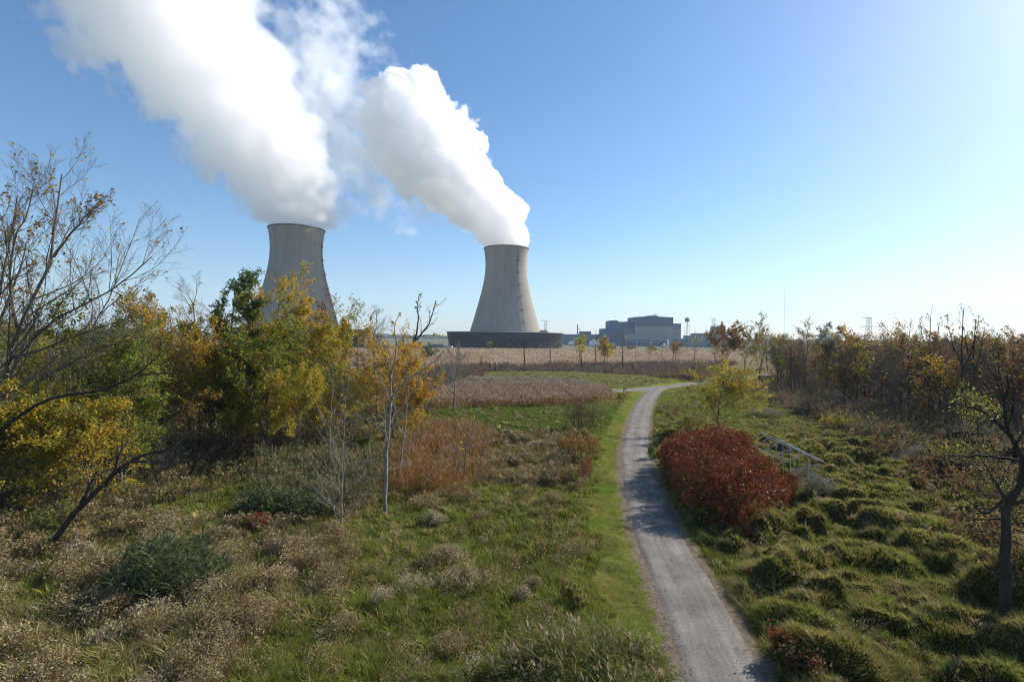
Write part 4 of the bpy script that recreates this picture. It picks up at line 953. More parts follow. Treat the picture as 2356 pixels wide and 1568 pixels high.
def make_haze():
    m, nt, out = new_mat('haze')
    v = N(nt, 'ShaderNodeVolumePrincipled'); v.inputs['Color'].default_value = (0.66, 0.83, 1.0, 1); v.inputs['Density'].default_value = HAZE_D
    v.inputs['Density Attribute'].default_value = ''; v.inputs['Anisotropy'].default_value = HAZE_G
    L(nt, v, 'Volume', out, 'Volume')
    o = MB().box(-9500, 9500, -9500, 9500, -2.0, 580).obj('haze', m); tag(o, 'thin bluish autumn haze over the whole marsh', None, None, 'stuff')
# ------------------------------------------------------------------ trees
def grow(rng, P, R, n, t=(0.3, 1.0), ang=(30, 60), lr=(0.4, 0.6), s=0.5, up=0.1, wob=0.12, K=5, rr=0.6, tip=0.25, minr=0.004):
    Np, Kp, _ = P.shape
    seg = np.linalg.norm(np.diff(P, axis=1), axis=2).sum(1)
    idx = np.repeat(np.arange(Np), n); j = np.tile(np.arange(n), Np); m = len(idx)
    tt = t[0] + (t[1] - t[0]) * (j + rng.random(m)) / n
    f = tt * (Kp - 1); i = np.minimum(f.astype(int), Kp - 2); w = (f - i)[:, None]
    b = P[idx, i] * (1 - w) + P[idx, i + 1] * w; tan = nrm(P[idx, i + 1] - P[idx, i])
    rad = R[idx, i] * (1 - w[:, 0]) + R[idx, i + 1] * w[:, 0]
    rv = rng.normal(size=(m, 3)); pr = nrm(rv - (rv * tan).sum(1, keepdims=True) * tan)
    a = np.radians(rng.uniform(ang[0], ang[1], m))[:, None]; d = np.cos(a) * tan + np.sin(a) * pr
    Ln = seg[idx] * rng.uniform(lr[0], lr[1], m) * (1 - s * tt)
    pts = [b]; pos = b
    for k in range(K - 1):
        d = nrm(d + wob * rng.normal(size=(m, 3)) + np.array([0, 0, up])); pos = pos + d * (Ln / (K - 1))[:, None]; pts.append(pos)
    r0 = np.maximum(rad * rr, minr); Rn = r0[:, None] * np.linspace(1, tip, K)[None]
    return np.stack(pts, 1), np.maximum(Rn, minr * 0.6)

PAL = {
 'dorange': [(.30, .165, .045), (.25, .13, .04), (.35, .21, .05), (.19, .12, .05)],
 'yg': [(.36, .33, .035), (.27, .29, .035), (.43, .36, .04), (.18, .22, .03)],
 'gold': [(.60, .39, .035), (.53, .35, .03), (.45, .34, .04), (.64, .43, .05)],
 'orange': [(.46, .23, .03), (.39, .19, .03), (.52, .30, .04), (.30, .18, .04)],
 'green': [(.075, .14, .025), (.11, .17, .025), (.055, .10, .02), (.15, .19, .03)],
 'rust': [(.25, .085, .035), (.29, .075, .03), (.20, .08, .035)],
 'brown': [(.20, .12, .05), (.16, .09, .045), (.24, .15, .06)],
 'silver': [(.20, .22, .15), (.16, .19, .12), (.25, .26, .18)],
 'olive': [(.24, .23, .055), (.19, .19, .05), (.30, .26, .07)],
 'red': [(.34, .035, .02), (.28, .05, .03)]}

def leaves(mb, rng, P, per, size, pals, spread, drop=1.0, keepz=None):
    """P (N,K,3) twigs; per leaves on each; pals = list of (palette, weight)"""
    Nn, K, _ = P.shape
    i = np.repeat(np.arange(Nn), per); f = rng.uniform(0.15, 1.0, len(i)) * (K - 1); k = np.minimum(f.astype(int), K - 2); w = (f - k)[:, None]
    p = P[i, k] * (1 - w) + P[i, k + 1] * w + rng.normal(0, spread, (len(i), 3))
    kp = rng.random(len(i)) < drop; p = p[kp]
    if keepz is not None: p = p[rng.random(len(p)) < keepz(p)]
    m = len(p)
    if not m: return
    nz = fbm(p[:, 0] / 1.6, p[:, 1] / 1.6, p[:, 2] / 1.6, 2, 111) * 0.55 + 0.5 + rng.normal(0, 0.16, m)
    cum = np.cumsum([q for _, q in pals]); cum = cum / cum[-1]; which = np.searchsorted(cum, np.clip(nz, 0, 0.999))
    c = np.empty((m, 3))
    for a, (pn, _) in enumerate(pals):
        pa = np.array(PAL[pn]); s = which == a; c[s] = pa[rng.integers(0, len(pa), int(s.sum()))]
    c *= rng.uniform(0.75, 1.2, (m, 1))
    sz = size * rng.uniform(0.65, 1.25, m); quads(mb, p, sz, sz * 0.62, rng, c)

def trunk_line(base, top, K, rng, wob):
    t = np.linspace(0, 1, K)[:, None]; P = base * (1 - t) + top * t
    w = np.cumsum(rng.normal(0, wob, (K, 3)), 0) * np.array([1, 1, 0.2]); w -= w[0]; P = P + w * np.linalg.norm(top - base); return P

def tree_obj(name, base, label, cat, group, bark, wood, lv, names=('trunk', 'crown'), leafmat=None):
    """wood: list of (P,R,nsides) world coords; lv: MB with leaves in world coords or None"""
    t = thing(name, base, label, cat, group); mb = MB()
    for P, R, n in wood:
        v, q = tubes(P - np.array(base), R, n); mb.add(v, q=q)
    mb.obj(names[0], bark, t, smooth=True)
    if lv is not None and lv.n:
        lv.v = [a - np.array(base, np.float32) for a in lv.v]; lv.obj(names[1], leafmat or M_LEAF, t)
    return t

LM, LS = 3.3, .88
def leafy(u, vb, vt, wpx, pals, label, seed, name='tree', cat='tree', group=None, bark=M_GREY, nstem=1, per=5, size=0.10, dens=1.0, lean=0.0, low=0.22, n1=13, n2=7, n3=4, spread=0.16, base=None, squash=1.0, tw=1.0):
    rng = np.random.default_rng(seed)
    b = GH(u, vb) if base is None else np.array(base); Y = b[1]
    top = W(u, vt, Y); h = max(top[2] - b[2], 1.0); wr = wpx / FPX * Y / 2
    P = []; 
    for k in range(nstem):
        off = np.array([rng.normal(0, .16 * wr) if nstem > 1 else 0, rng.normal(0, .16 * wr) if nstem > 1 else 0, 0]) * 2
        P.append(trunk_line(b + off * .25, b + off * 1.6 + np.array([lean * h, 0, h * rng.uniform(.88, .97)]), 9, rng, .012))
    P = np.array(P); R0 = 0.012 * h / math.sqrt(nstem) + 0.02; R = np.tile(np.linspace(R0, R0 * .15, 9), (nstem, 1))
    lrad = wr / h
    k1 = max(4, n1 // nstem)
    P1, R1 = grow(rng, P, R, k1, (low, .97), (35, 65), (lrad * 1.35, lrad * 2.1), .5, .10, .12, 6, .55)
    P2, R2 = grow(rng, P1, R1, n2, (.2, 1), (30, 60), (.4, .65), .4, .08, .16, 5, .6, minr=.008 * tw)
    P3, R3 = grow(rng, P2, R2, n3, (.2, 1), (25, 60), (.4, .7), .3, .05, .2, 4, .6, minr=.006 * tw)
    lv = MB(); leaves(lv, rng, P3, int(per * LM + .5), size * LS, pals, spread, dens); leaves(lv, rng, P2, max(1, int(per * LM) // 2), size * LS, pals, spread, dens)
    return tree_obj(name, b, label, cat, group, bark, [(P, R, 7), (P1, R1, 5), (P2, R2, 4), (P3, R3, 3)], lv)

def px_path(pts, Y, K, dy=0.0, rng=None, squig=0.0):
    p = np.array([W(u, v, Y + dy * i / max(1, len(pts) - 1)) for i, (u, v) in enumerate(pts)])
    p = smooth_line(p, 2); d = np.r_[0, np.cumsum(np.linalg.norm(np.diff(p, axis=0), axis=1))]; s = np.linspace(0, d[-1], K)
    q = np.stack([np.interp(s, d, p[:, k]) for k in range(3)], 1)
    if rng is not None: q[1:] += rng.normal(0, squig, (K - 1, 3))
    return q

def bare(base_uv, limbs, label, seed, name='bare_tree', cat='tree', group=None, bark=M_GREY, r0=.2, n=(9, 6, 4), pals=None, leafp=0.3, size=.10, lrs=((.25, .5), (.35, .6), (.35, .6)), ang=(25, 55), up=.12, minr=.011, t0=.25, per=2, K=12, dyl=None, wob=.12, Yb=None, keepz=None):
    """limbs: list of (pixel path, thickness factor) drawn at the depth of the base"""
    rng = np.random.default_rng(seed); b = GH(*base_uv); Y = b[1] if Yb is None else Yb
    if Yb is not None: b = np.array([W(base_uv[0], base_uv[1], Yb)[0], Yb, float(H(W(base_uv[0], base_uv[1], Yb)[0], Yb))])
    P = []; R = []
    for i, (pts, th) in enumerate(limbs):
        dy = (dyl[i] if dyl else rng.normal(0, 1.2)) if i else 0.0
        p = px_path(pts, Y, K, dy, rng, .03)
        if i == 0: p[0] = b - np.array([0, 0, .15])
        P.append(p); R.append(np.linspace(1, .18, K) * r0 * th)
    P = np.array(P); R = np.array(R); wood = [(P, R, 8)]
    cp, cr = P, R; last = None
    for lev, k in enumerate(n):
        if k == 0: break
        cp, cr = grow(rng, cp, cr, k, (t0 if lev == 0 else .15, 1.0), ang, lrs[lev], .45, up, wob, 6 if lev == 0 else 4, .55, minr=minr * (.9 ** lev)); wood.append((cp, cr, 5 if lev == 0 else 3)); last = cp
    lv = None
    if pals: lv = MB(); leaves(lv, rng, last, per, size, pals, .07, leafp, keepz)
    return tree_obj(name, b, label, cat, group, bark, wood, lv, ('trunk', 'crown'))

def shrub(u, v, h, w, pals, label, seed, name='shrub', cat='shrub', group=None, bark=M_BROWN, nst=14, n1=5, n2=4, per=3, size=.09, dens=.6, d=None, base=None, minr=.008, up=.12):
    rng = np.random.default_rng(seed); b = GH(u, v) if base is None else np.array(base); d = d or w
    P = []
    for k in range(nst):
        a = rng.uniform(0, 2 * PI); q = math.sqrt(rng.random()); o = np.array([math.cos(a) * w / 2 * q, math.sin(a) * d / 2 * q, 0])
        s = b + o * .55; s[2] = float(H(s[0], s[1])) - .05; e = b + o * 1.05 + np.array([0, 0, h * rng.uniform(.65, 1.0) * (1 - .35 * q * q)]); P.append(trunk_line(s, e, 6, rng, .03))
    P = np.array(P); R = np.tile(np.linspace(.022, .008, 6), (nst, 1)) * (0.6 + h * .25)
    P1, R1 = grow(rng, P, R, n1, (.25, 1), (20, 55), (.3, .55), .4, up, .16, 4, .6, minr=minr)
    wood = [(P, R, 4), (P1, R1, 3)]; lastp = P1
    if n2: P2, R2 = grow(rng, P1, R1, n2, (.2, 1), (25, 60), (.4, .7), .3, .06, .2, 3, .7, minr=minr * .8); wood.append((P2, R2, 3)); lastp = P2
    lv = None
    if pals: lv = MB(); leaves(lv, rng, lastp, per, size, pals, .09, dens)
    return tree_obj(name, b, label, cat, group, bark, wood, lv, ('stems', 'foliage'))

def dup(root, loc, rz, sc, label, group=None, cat=None):
    r = root.copy(); COL.objects.link(r); r.location = tuple(float(a) for a in loc); r.rotation_euler = (0, 0, rz)
    r.scale = sc if isinstance(sc, tuple) else (sc, sc, sc); r['label'] = label
    if group: r['group'] = group
    for ch in list(root.children):
        k = ch.copy(); COL.objects.link(k); k.parent = r
    return r

DO = ('dorange', 1)
Y1, GO, OR, GR, RU, BR, SI, OL, RE = ('yg', 1), ('gold', 1), ('orange', 1), ('green', 1), ('rust', 1), ('brown', 1), ('silver', 1), ('olive', 1), ('red', 1)

def make_left_trees():
    # the tall half-bare tree on the left edge
    bare((-12, 1135), [([(-12, 1135), (-5, 950), (20, 826), (60, 720), (100, 641), (124, 591), (124, 500), (145, 400)], 1.0),
        ([(-25, 1130), (0, 900), (67, 785), (134, 724), (215, 694), (292, 641), (350, 590)], .8),
        ([(124, 591), (160, 540), (188, 507), (235, 455)], .42), ([(-60, 1130), (-50, 900), (-10, 700), (25, 560), (40, 450)], .8),
        ([(40, 760), (20, 660), (30, 560), (70, 470), (80, 410)], .45), ([(20, 826), (110, 800), (200, 760), (290, 735), (345, 700)], .45),
        ([(-30, 1000), (60, 900), (130, 850), (230, 800), (300, 780)], .5)],
        'tallest half bare tree at the left edge with a few yellow leaves at its tips', 101, bark=M_GREY, r0=.22, n=(16, 12, 7), pals=[GO, OR, Y1], leafp=.06, size=.13,
        lrs=((.22, .42), (.3, .55), (.3, .6)), minr=.0105, per=2, t0=.3, keepz=lambda p: np.where(p[:, 2] > 14.0, 1.0, np.where(p[:, 0] < -38, .8, .12)))
    bare((-70, 1120), [([(-70, 1120), (-60, 900), (-45, 720), (-30, 600), (-10, 500)], 1.0), ([(-60, 900), (0, 740), (40, 640), (60, 560)], .7), ([(-60, 800), (-90, 650), (-60, 520)], .6)],
        'orange brown leaved tree cut by the left edge of the picture', 102, bark=M_GREY, r0=.25, n=(10, 7, 4), pals=[OR, BR, GO], leafp=.75, size=.11, per=3, lrs=((.25, .45), (.3, .55), (.3, .6)), t0=.35)
    bare((175, 1226), [([(175, 1226), (165, 1150), (150, 1050), (165, 960), (195, 850), (200, 780), (230, 725), (255, 678), (290, 590), (322, 500)], 1.0),
        ([(200, 790), (215, 700), (205, 620), (215, 560)], .45), ([(232, 722), (290, 670), (340, 640), (372, 632)], .4), ([(165, 955), (200, 920), (222, 890)], .4), ([(255, 678), (275, 610), (265, 540)], .4)],
        'slender pale barked leaning tree rising through the yellow green foliage', 103, bark=M_PALE, Yb=39, r0=.11, n=(10, 7, 4), pals=[OL, GO], leafp=.04, size=.09, minr=.008, t0=.55, lrs=((.12, .26), (.3, .55), (.3, .6)), K=16)
    bare((-60, 1080), [([(-60, 1080), (0, 984), (60, 945), (108, 917), (180, 905), (235, 900), (320, 863), (376, 802)], 1.0), ([(320, 863), (370, 855), (420, 868)], .4), ([(108, 917), (112, 860), (108, 810)], .3), ([(300, 872), (345, 830), (360, 770)], .4)],
        'long dark bare limb reaching sideways in front of the yellow green trees', 104, name='leaning_tree', bark=M_DARK, r0=.15, n=(8, 6, 3), minr=.009, t0=.4, lrs=((.08, .2), (.3, .6), (.3, .6)), Yb=33, K=14)
    bare((105, 1275), [([(105, 1275), (150, 1210), (190, 1155), (240, 1112), (290, 1062), (350, 1040), (425, 1030)], 1.0), ([(188, 1158), (205, 1120), (225, 1085)], .6), ([(250, 1105), (275, 1050), (290, 990)], .35), ([(300, 1058), (370, 1065), (440, 1060)], .35)],
        'dark dead trunk leaning right over the foreground weeds', 105, name='dead_tree', bark=M_DARK, r0=.2, n=(9, 7, 3), minr=.008, t0=.35, lrs=((.12, .3), (.3, .6), (.3, .6)))
    bare((352, 1075), [([(352, 1075), (385, 1045), (420, 1010), (455, 978)], 1.0), ([(380, 1050), (370, 1020), (375, 990)], .4)], 'broken grey trunk propped in the dark gap of the wood', 106, name='dead_tree', bark=M_PALE, r0=.12, n=(4, 4, 0), minr=.008, lrs=((.2, .4), (.3, .5), (.3, .5)))
    # foliage masses
    A = 'autumn trees of the wood on the left'
    leafy(55, 1172, 935, 240, [Y1, GO, ('green', .6)], 'low yellow green tree at the left edge above the dead leaning trunk', 111, group=A, per=6, size=.115, low=.1, n1=17)
    leafy(200, 1165, 960, 190, [Y1, OL, GO], 'yellow green tree hanging round the pale leaning trunk', 112, group=A, per=6, size=.11, low=.1, n1=16)
    leafy(125, 1168, 965, 220, [Y1, GO, ('green', .5)], 'low yellow tree between the left edge and the pale leaning trunk', 131, group=A, per=6, size=.105, low=.06, n1=17)
    leafy(-25, 1200, 985, 210, [OL, Y1, GO], 'low olive yellow tree cut by the left edge', 132, group=A, per=6, size=.105, low=.05, n1=17)
    leafy(275, 1125, 925, 170, [Y1, ('green', .8), OL], 'green and yellow tree right of the pale leaning trunk', 133, group=A, per=6, size=.11, low=.06, n1=16)
    leafy(190, 1125, 775, 300, [Y1, ('green', .7), OL], 'wide olive green tree behind the pale leaning trunk', 113, group=A, per=7, size=.12, low=.12, n1=18)
    leafy(30, 1090, 800, 220, [OL, Y1, BR], 'dull olive tree between the stems of the tallest half bare tree', 114, group=A, per=4, size=.12, low=.15, n1=16)
    leafy(375, 1045, 708, 240, [OR, ('gold', .8), OL], 'rusty orange topped tree left of the dark green tree', 115, group=A, per=6, size=.125, low=.12, n1=18)
    leafy(490, 1028, 780, 150, [Y1, GO, OL], 'bright yellow green tree filling the gap left of the narrow dark green one', 134, group=A, per=6, size=.12, low=.08, n1=17)
    leafy(435, 1040, 800, 185, [Y1, GO, ('green', .5)], 'yellow green tree under the rusty orange top', 116, group=A, per=6, size=.12, low=.1, n1=15)
    leafy(300, 1060, 850, 130, [('green', .6), Y1], 'short green tree in the shade beside the long bare limb', 117, group=A, per=5, size=.12, low=.15, n1=13)
    leafy(532, 1030, 642, 120, [('green', 1), ('green', 1), ('yg', .6)], 'narrow dark green tree, tallest green crown of the left wood', 118, group=A, per=6, size=.14, low=.1, n1=22)
    leafy(645, 1015, 662, 185, [GO, ('gold', .6), Y1], 'golden yellow tree standing before the larger cooling tower', 119, group=A, per=5, size=.14, low=.2, n1=20)
    leafy(570, 1012, 690, 95, [Y1, GO], 'slim yellow tree between the dark green and the golden tree', 120, group=A, per=5, size=.13, low=.3, n1=14)
    leafy(610, 1036, 800, 215, [GR, Y1, ('green', .8)], 'broad dark green tree below the golden tree', 121, group=A, per=8, size=.13, low=.06, n1=20)
    leafy(720, 1010, 770, 150, [('gold', .8), Y1, OR], 'yellow orange tree at the right end of the left wood', 122, group=A, per=6, size=.13, low=.1, n1=18)
    leafy(685, 1048, 898, 170, [GO, Y1, ('orange', .4)], 'round bright yellow tree low in front of the dark green one', 123, group=A, per=8, size=.115, low=.04, n1=18)
    leafy(540, 1038, 908, 95, [GO, Y1], 'small yellow bushy tree at the foot of the narrow dark green one', 124, group=A, per=6, size=.11, low=.06, n1=14)
    leafy(905, 1008, 822, 175, [OR, GO, ('orange', .8)], 'orange tree behind the pale saplings', 125, group=A, per=6, size=.125, low=.08, n1=17)
    leafy(962, 1012, 895, 105, [OR, GO], 'low orange bushy tree right of the pale saplings', 126, group=A, per=6, size=.11, low=.05, n1=13)
    leafy(745, 1030, 890, 100, [OL, GO, BR], 'thin olive tree behind the young pale sapling', 127, group=A, per=3, size=.11, low=.1, n1=13)
    leafy(722, 985, 728, 150, [RU, ('red', .3), BR], 'red leaved tree at the foot of the larger cooling tower', 128, group=A, per=2, size=.16, low=.25, n1=16, dens=.6)
    leafy(825, 880, 716, 95, [GO, Y1, OL], 'sparse yellow tree with twisted dark stems beside the larger tower', 129, group=A, per=2, size=.22, low=.3, n1=12, nstem=2, bark=M_DARK, spread=.3)
    leafy(785, 960, 722, 60, [GO, Y1], 'thin yellow tree just right of the larger cooling tower', 130, group=A, per=2, size=.17, low=.5, n1=11, spread=.22)
    for i, (u, vb, vt, w, lab) in enumerate(((450, 985, 640, 120, 'pale bare tree left of the dark green tree'), (495, 980, 690, 80, 'low bare twiggy tree behind the dark green tree'), (1045, 945, 795, 90, 'slim bare tree standing alone before the tan reeds'),
                                             (870, 960, 705, 90, 'thin bare tree behind the saplings'))):
        leafy(u, vb, vt, w, None or [OL], lab, 140 + i, name='bare_tree', group=A, per=1, size=.05, dens=.02, low=.25, n1=18, n2=8, n3=6, tw=2.4, bark=M_PALE if i in (0, 2) else M_GREY)
    # the thick of the left wood: copies of six of its own trees
    rq = np.random.default_rng(88); made = {}; GL = 'trees standing in the thick of the left wood'
    kinds = (([OL, ('green', .7)], 'dull olive tree in the thick of the left wood', .9), ([('gold', .7), OL], 'yellowish tree in the thick of the left wood', .8), ([BR, OR], 'rusty brown tree in the thick of the left wood', .7), ([BR], 'nearly bare tree in the thick of the left wood', .1), ([('green', 1), OL], 'green tree in the thick of the left wood', .9), ([OL, BR], 'brownish thin tree in the thick of the left wood', .4))
    spots = [(-60, 935), (-20, 965), (40, 930), (95, 985), (120, 930), (165, 960), (215, 925), (250, 985), (290, 940), (330, 970), (345, 915), (395, 950), (430, 915), (470, 960), (505, 920), (560, 945), (600, 920), (640, 950), (690, 925), (740, 950), (775, 918), (810, 985), (850, 925), (880, 945), (20, 1010), (150, 1020), (260, 1030), (330, 1020), (470, 1015), (590, 1000), (800, 1000)]
    for i, (u, v) in enumerate(spots):
        k = (0, 3, 1, 4, 2, 5, 0, 2)[i % 8]; b = GH(u + rq.uniform(-10, 10), v); hv = (770 if u < 350 else 800 if u < 700 else 838) + rq.uniform(-15, 25); hh = W(u, hv, b[1])[2] - b[2]
        if k not in made:
            made[k] = (leafy(u, v, hv, 115, kinds[k][0], kinds[k][1], 700 + k, name='wood_tree', group=GL, per=4, size=.13, dens=kinds[k][2], low=.08, n1=16), hh)
        else:
            s_ = hh / made[k][1]; w_ = s_ * rq.uniform(.9, 1.3); dup(made[k][0], b, rq.uniform(0, 6.28), (w_, w_, s_), kinds[k][1], GL)
    # saplings
    S = 'pale bare saplings at the edge of the meadow'
    bare((887, 1177), [([(887, 1177), (888, 1069), (893, 995), (899, 921), (900, 859), (891, 822), (865, 781), (852, 751)], 1.0), ([(899, 921), (932, 873), (958, 862), (1021, 814)], .5),
        ([(900, 859), (915, 800), (905, 760), (920, 720)], .5), ([(893, 995), (930, 950), (975, 935)], .35), ([(893, 1000), (850, 965), (800, 950)], .32), ([(890, 1050), (850, 1062), (815, 1062)], .3), ([(899, 930), (880, 880), (862, 850)], .3),
        ([(889, 1080), (925, 1075), (950, 1060)], .2)],
        'tallest pale barked sapling with forked bare limbs in mid meadow', 151, name='sapling', cat='sapling', group=S, bark=M_PALE, r0=.15, n=(7, 5, 3), pals=[GO, OR], leafp=.05, size=.15, minr=.007, t0=.3, lrs=((.1, .3), (.3, .55), (.3, .55)), K=14, keepz=lambda p: (p[:, 2] > 10) * 1.0)
    bare((918, 1112), [([(918, 1112), (925, 1030), (935, 960), (940, 880), (945, 800)], 1.0), ([(925, 1030), (960, 1010), (985, 990)], .4), ([(935, 960), (905, 930), (890, 900)], .4), ([(938, 920), (965, 880), (970, 840)], .4)],
        'second pale sapling close behind the tallest one', 152, name='sapling', cat='sapling', group=S, bark=M_PALE, r0=.09, n=(8, 5, 3), minr=.007, t0=.2, lrs=((.12, .3), (.3, .55), (.3, .55)))
    bare((757, 1093), [([(757, 1093), (758, 1000), (765, 900), (768, 830)], 1.0), ([(758, 1000), (735, 950), (722, 915)], .4), ([(762, 950), (790, 900), (800, 860)], .4)],
        'slim sapling left of the tallest one before the yellow trees', 153, name='sapling', cat='sapling', group=S, bark=M_PALE, r0=.08, n=(8, 5, 3), pals=[GO], leafp=.05, size=.12, minr=.007, t0=.2, lrs=((.12, .28), (.3, .55), (.3, .55)))
    bare((785, 1216), [([(785, 1216), (787, 1120), (788, 1030), (795, 940), (800, 880)], 1.0), ([(783, 1214), (760, 1150), (735, 1100), (715, 1060)], .6), ([(786, 1180), (745, 1140), (700, 1100)], .4), ([(787, 1150), (820, 1100), (845, 1060)], .5), ([(787, 1120), (765, 1060), (757, 1000)], .4), ([(788, 1060), (815, 1000), (828, 950)], .4), ([(786, 1190), (825, 1150), (862, 1120)], .4)],
        'many stemmed fan shaped bare sapling nearest the viewer', 154, name='sapling', cat='sapling', group=S, bark=M_PALE, r0=.07, n=(9, 6, 3), minr=.006, t0=.15, lrs=((.2, .4), (.3, .55), (.3, .55)))
    bare((1065, 1125), [([(1065, 1125), (1070, 1060), (1078, 990), (1082, 915)], 1.0), ([(1068, 1080), (1050, 1020), (1045, 970)], .5), ([(1072, 1050), (1095, 1000), (1100, 950)], .4), ([(1056, 1120), (1055, 1060), (1048, 1020)], .6)],
        'slim grey sapling standing in the orange reeds', 155, name='sapling', cat='sapling', group=S, bark=M_GREY, r0=.07, n=(9, 6, 3), pals=[GO], leafp=.02, size=.12, minr=.006, t0=.2, lrs=((.15, .32), (.3, .55), (.3, .55)))
    bare((1098, 1118), [([(1098, 1118), (1108, 1050), (1118, 980), (1122, 930)], 1.0), ([(1108, 1050), (1130, 1000), (1135, 960)], .5), ([(1112, 1020), (1095, 970), (1098, 930)], .4)],
        'slim grey sapling at the right edge of the orange reeds', 156, name='sapling', cat='sapling', group=S, bark=M_GREY, r0=.055, n=(8, 5, 3), pals=[OR], leafp=.02, size=.1, minr=.006, t0=.2, lrs=((.15, .32), (.3, .55), (.3, .55)))
    bare((900, 970), [([(900, 970), (905, 900), (912, 850), (928, 825), (932, 807), (954, 788), (973, 762), (993, 740), (1003, 690)], 1.0), ([(954, 788), (963, 740), (960, 690), (966, 675)], .55), ([(928, 825), (930, 795), (926, 775)], .6), ([(965, 772), (1000, 770), (1020, 775)], .35), ([(900, 960), (890, 860), (875, 800), (868, 770)], .7)],
        'dark limbed tree with an upswept bare top between the two towers', 157, name='bare_tree', group=A, bark=M_DARK, r0=.26, n=(8, 6, 4), pals=[GO, OL], leafp=.05, size=.24, minr=.013, t0=.45, lrs=((.12, .25), (.3, .55), (.3, .55)), per=1)
    # shrubs along the left side of the track
    V = 'leafless and red shrubs on the left of the track'
    for i, a in enumerate(((1343, 985, 4.7, 4.6, [BR, ('rust', .5)], 'tall brown bare shrub left of the track, farthest of its row', M_BROWN, .45, 34),
                           (1338, 1055, 2.9, 3.8, [RU, ('orange', .7), BR], 'red and orange leaved shrub left of the track', M_BROWN, .85, 26),
                           (1300, 1050, 2.2, 2.3, [BR], 'dark brown shrub behind the red and orange one', M_DARK, .35, 12),
                           (1300, 1112, 2.1, 2.6, [BR, OL], 'brown bare shrub left of the track, before the red ones', M_BROWN, .25, 12),
                           (1328, 1110, 2.3, 1.9, [RU, BR], 'reddish sapling shrub near the mown verge', M_BROWN, .6, 10),
                           (1353, 1102, 2.1, 1.1, [RU, BR], 'thin reddish sapling closest to the mown verge', M_BROWN, .6, 6),
                           (1270, 1225, 1.9, 1.0, [OL, BR], 'small olive leaved sapling in the green meadow', M_BROWN, .5, 5),
                           (1236, 1285, 1.5, .9, [BR, OL], 'small brown sapling below the olive one', M_BROWN, .35, 5),
                           (1312, 1395, 1.1, 1.1, [BR, OL], 'low brown leafy bush in the meadow near the verge', M_BROWN, .9, 8))):
        u, v, h, w, pal, lab, bk, dn, ns = a; shrub(u, v, h, w, pal, lab, 160 + i, group=V, bark=bk, nst=ns, dens=dn, per=4, size=.075)
    shrub(597, 1222, 1.1, 1.5, [RE, ('rust', .4)], 'small crimson bush among the foreground weeds', 175, nst=12, dens=.9, per=4, size=.06)
    shrub(620, 1290, 1.5, 1.4, [BR], 'bare grey twiggy bush below the crimson bush', 176, nst=10, dens=.12, per=2, size=.05, bark=M_GREY)
    shrub(590, 1050, 2.6, 4.5, [BR, RU], 'brown bare thicket bush under the round yellow tree', 177, nst=24, dens=.3, per=2, size=.08)
    shrub(370, 1095, 2.4, 4.5, [BR], 'grey brush heap of bare twigs behind the dead leaning trunk', 178, nst=26, dens=.1, per=2, size=.07, bark=M_PALE)
    shrub(130, 1225, 1.7, 3.2, [GR, OL], 'dark bushy shrub at the foot of the dead leaning trunk', 179, nst=16, dens=.8, per=4, size=.07, bark=M_DARK)
    shrub(240, 1160, 1.8, 3.0, [GO, Y1], 'low yellow bush right of the pale leaning trunk', 180, nst=14, dens=.7, per=3, size=.075)
    # reed clumps that stand alone
    RC = 'single reed clumps in the foreground'
    GRN = [(.07, .12, .04), (.04, .07, .03), (.13, .17, .06), (.03, .055, .03), (.20, .19, .08)]
    def clump(u, v, w, d, hm, n, lc, pl, pp, lab, seed, lean=(-.1, 0)):
        rng = np.random.default_rng(seed); b = GH(u, v); t = thing('reed_clump', b, lab, 'reed clump', RC)
        a = rng.uniform(0, 2 * PI, n); q = np.sqrt(rng.random(n)); x = b[0] + np.cos(a) * q * w / 2; y = b[1] + np.sin(a) * q * d / 2
        mb = MB(); st = MB(); hm_ = hm * (1 - .3 * q ** 2)
        for k in range(4):
            s = slice(k, None, 4); reed_set(mb, x[s], y[s], np.hypot(x[s], y[s]), hm_[s], rng, [(.12, .11, .05), (.16, .13, .06)], lc, pl, pp, 6, lean, .75, 1.15)
        mb.v = [vv - b.astype(np.float32) for vv in mb.v]; mb.obj('foliage', M_GRASS, t)
    clump(392, 1350, 5.2, 4.4, 2.2, 620, GRN, PLUM, .0, 'dark green reed clump with a black hollow in the left foreground', 181)
    clump(665, 1185, 6.0, 4.0, 2.0, 800, GRN, PLUM, .0, 'dark green reed clump behind the crimson bush', 182)
    clump(1335, 1575, 6.2, 3.4, 1.75, 1000, [(.15, .17, .035), (.11, .13, .04), (.26, .22, .06), (.20, .20, .05)], [(.38, .29, .19), (.32, .24, .15), (.44, .35, .25)], .15, 'reed clump with pale feathery plumes at the lower edge of the meadow', 183, (-.12, .03))

